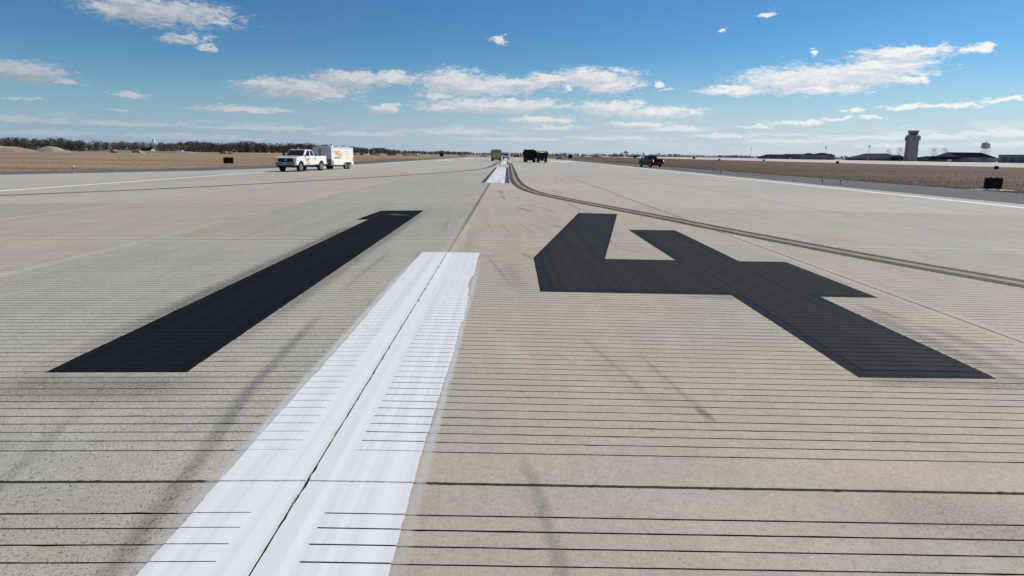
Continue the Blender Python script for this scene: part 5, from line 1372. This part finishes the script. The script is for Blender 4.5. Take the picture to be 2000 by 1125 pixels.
def wood(name, label, path, depth, hmin, hmax, spacing, n_tw, seed, tw):
    rnd = random.Random(seed); mb = MB()
    for (xa, ya, ka), (xb, yb, kb) in zip(path, path[1:]):
        L_ = math.hypot(xb - xa, yb - ya); n = int(L_ / spacing)
        for i in range(n):
            t_ = (i + rnd.random()) / n
            k_ = ka + (kb - ka) * t_
            for rw in range(depth):
                x = xa + (xb - xa) * t_ + rnd.uniform(-4, 4); y = ya + (yb - ya) * t_ + rw * 14 + rnd.uniform(-6, 6)
                clump = .86 + .14 * math.sin(x * .045 + rw) + .08 * math.sin(x * .13 + 2)
                h = rnd.uniform(hmin, hmax) * clump * k_
                bare_tree_faces(mb, x, y, Z, h, h * rnd.uniform(.28, .42), rnd, n_tw, tw * h, .02)
    o = mb.build(name, [M['bark'], M['twig']], recalc=False)
    return tag(o, label, 'trees', kind='stuff')
wood('bare_woodland', 'brown leafless woodland along the left horizon', [(-760, 760, 1.12), (-560, 800, 1.1), (-460, 900, 1.05), (-420, 1000, 1.1), (-360, 1100, 1.32), (-310, 1200, 1.3)], 4, 10, 13.5, 2.6, 95, 11, .046)
wood('far_woodland', 'dark thin tree belt across the far horizon beyond the runway', [(-330, 1190, 1.5), (-290, 1300, 1.15), (-190, 1500, .8), (-90, 1700, .66), (60, 1800, .62), (240, 1800, .66), (411, 1800, .70), (520, 1700, .6), (640, 1800, .62), (1000, 1500, .7), (1500, 1300, .9)], 3, 8.0, 11.5, 3.6, 50, 12, .075)
def evergreen(loc, h, w, label, seed):
    rnd = random.Random(seed); r_ = empty('evergreen_tree', loc); tag(r_, label, 'evergreen tree', 'dark evergreen trees')
    mb = MB(); mb.cyl((0, 0, 0), (0, 0, h * .8), h * .03, h * .01, n=6); mb.build('trunk', M['bark'], r_)
    mb = MB()
    for k in range(420):
        t_ = rnd.random(); z = h * (.1 + .88 * t_); R_ = w * (1.02 - t_) ** .6 * math.sqrt(rnd.random()); a = rnd.uniform(0, 6.283)
        s = h * rnd.uniform(.035, .075); c = Vector((R_ * math.cos(a), R_ * math.sin(a), z))
        p = [c + Vector((rnd.uniform(-s, s), rnd.uniform(-s, s), rnd.uniform(-s, s))) for _ in range(3)]
        mb.poly(p)
    mb.build('crown', M['needle'], r_, recalc=False)
for i, (x, y, h, w, lb) in enumerate((
    (-304, 500, 5.2, 2.6, 'dark evergreen right of the crushed stone heap'), (-405, 760, 6, 3.2, 'dark evergreen at the foot of the left woodland, left of the hut'),
    (-345, 760, 5.5, 3.2, 'dark evergreen behind the white truck near the beacon'), (-335, 770, 5, 3, 'dark evergreen between the beacon and the windsock'),
    (310 * K + 8, 672 * K, 8.2, 4.2, 'round dark tree right of the slender floodlight mast'), (310 * K + 8, 690 * K, 5.6, 2.2, 'small pointed dark tree left of the slender floodlight mast'),
    (310 * K + 8, 645 * K, 6.0, 3.0, 'dark tree left of the wide hip roofed building'), (310 * K + 10, 655 * K, 3.6, 6, 'low dark tree clump between the mast and the hip roofed building'),
    (258, 1560, 9, 6, 'dark tree clump on the horizon left above the dark pickup'), (318, 1620, 10, 7, 'larger dark tree clump on the horizon above the dark pickup'), (355, 1620, 10, 6, 'dark tree clump on the horizon just right of the larger clump'))):
    evergreen((x, y, Z), h, w, lb, 30 + i)
def bare_tree(loc, h, w, label, seed):
    r_ = empty('bare_tree', loc); tag(r_, label, 'bare tree', 'leafless trees behind the tower buildings')
    rnd = random.Random(seed); mb = MB(); mb.cyl((0, 0, 0), (rnd.uniform(-.3, .3), 0, h * .55), h * .022, h * .01, n=6); mb.build('trunk', M['bark'], r_)
    mb = MB(); bare_tree_faces(mb, 0, 0, 0, h, w, rnd, 260, .022 * h, .3)
    me = mb.mesh('crown', [M['bark'], M['twig']]); link('crown', me, r_)
for i, (x, y, h, lb) in enumerate(((322, 585, 13.5, 'leafless tree left of the control tower, the lefthand one'), (324, 572, 14.5, 'leafless tree close to the left side of the control tower'), (322, 522, 13.0, 'leafless tree right of the control tower, nearer to it'), (322, 510, 13.0, 'leafless bushy tree between the tower and the hangar'), (345, 455, 11, 'leafless tree top between the hangar and the garage block'))):
    bare_tree((x * K, y * K, Z), h, h * .36, lb, 60 + i)

# the row of buildings, masts and trees stands along the far edge of the apron
Q = .70
for o in list(C.objects):
    if o.parent is None and 430 < o.location.x < 680 and o.location.y < 1550 and 'label' in o and o.type == 'EMPTY':
        sc = o.scale.copy()
        o.location.x = .968 + (o.location.x - .968) * Q; o.location.y *= Q
        tall = 1.07 if o.name.split('.')[0] in ('control_tower', 'light_mast', 'water_tower') else 1.24
        o.scale = (sc.x * Q, sc.y * Q, sc.z * Q * tall)

# ------------------------------------------------------------------ dry grass along the shoulders
rnd = random.Random(5); mb = MB()
def tuft(x, y, h):
    for q in range(3):
        a = rnd.uniform(0, 6.283); l_ = h * rnd.uniform(.5, 1.1); s = .008 + h * .10
        mb.poly([(x + s * math.cos(a), y + s * math.sin(a), -.36), (x - s * math.cos(a), y - s * math.sin(a), -.36), (x + rnd.uniform(-.6, .6) * l_, y + rnd.uniform(-.6, .6) * l_, -.36 + l_)])
def shoulder_x(y):
    pts = [(-120, -104), (20, -74), (38, -54), (52, -43.5), (69, -36.5), (88, -32.8), (108, -31.6), (430, -31.5)]
    for (a, xa), (b, xb) in zip(pts, pts[1:]):
        if a <= y <= b: return xa + (xb - xa) * (y - a) / (b - a)
    return -31.5
for i in range(52000):
    y = 26 + 230 * rnd.random() ** 1.6
    off = 55 * rnd.random() ** 2.2
    tuft(31.45 + off, y, rnd.uniform(.03, .085))
for i in range(34000):
    y = 40 + 230 * rnd.random() ** 1.5
    off = 50 * rnd.random() ** 2.0
    tuft(shoulder_x(y) + .05 - off, y, rnd.uniform(.03, .085))
M['grass_blade'] = flat('dry_grass_blades', (.185, .125, .075), .9, var=.5, scale=.15)
tag(mb.build('dry_grass', M['grass_blade'], recalc=False), 'short dry tan grass beside the asphalt shoulders', 'grass', kind='stuff')
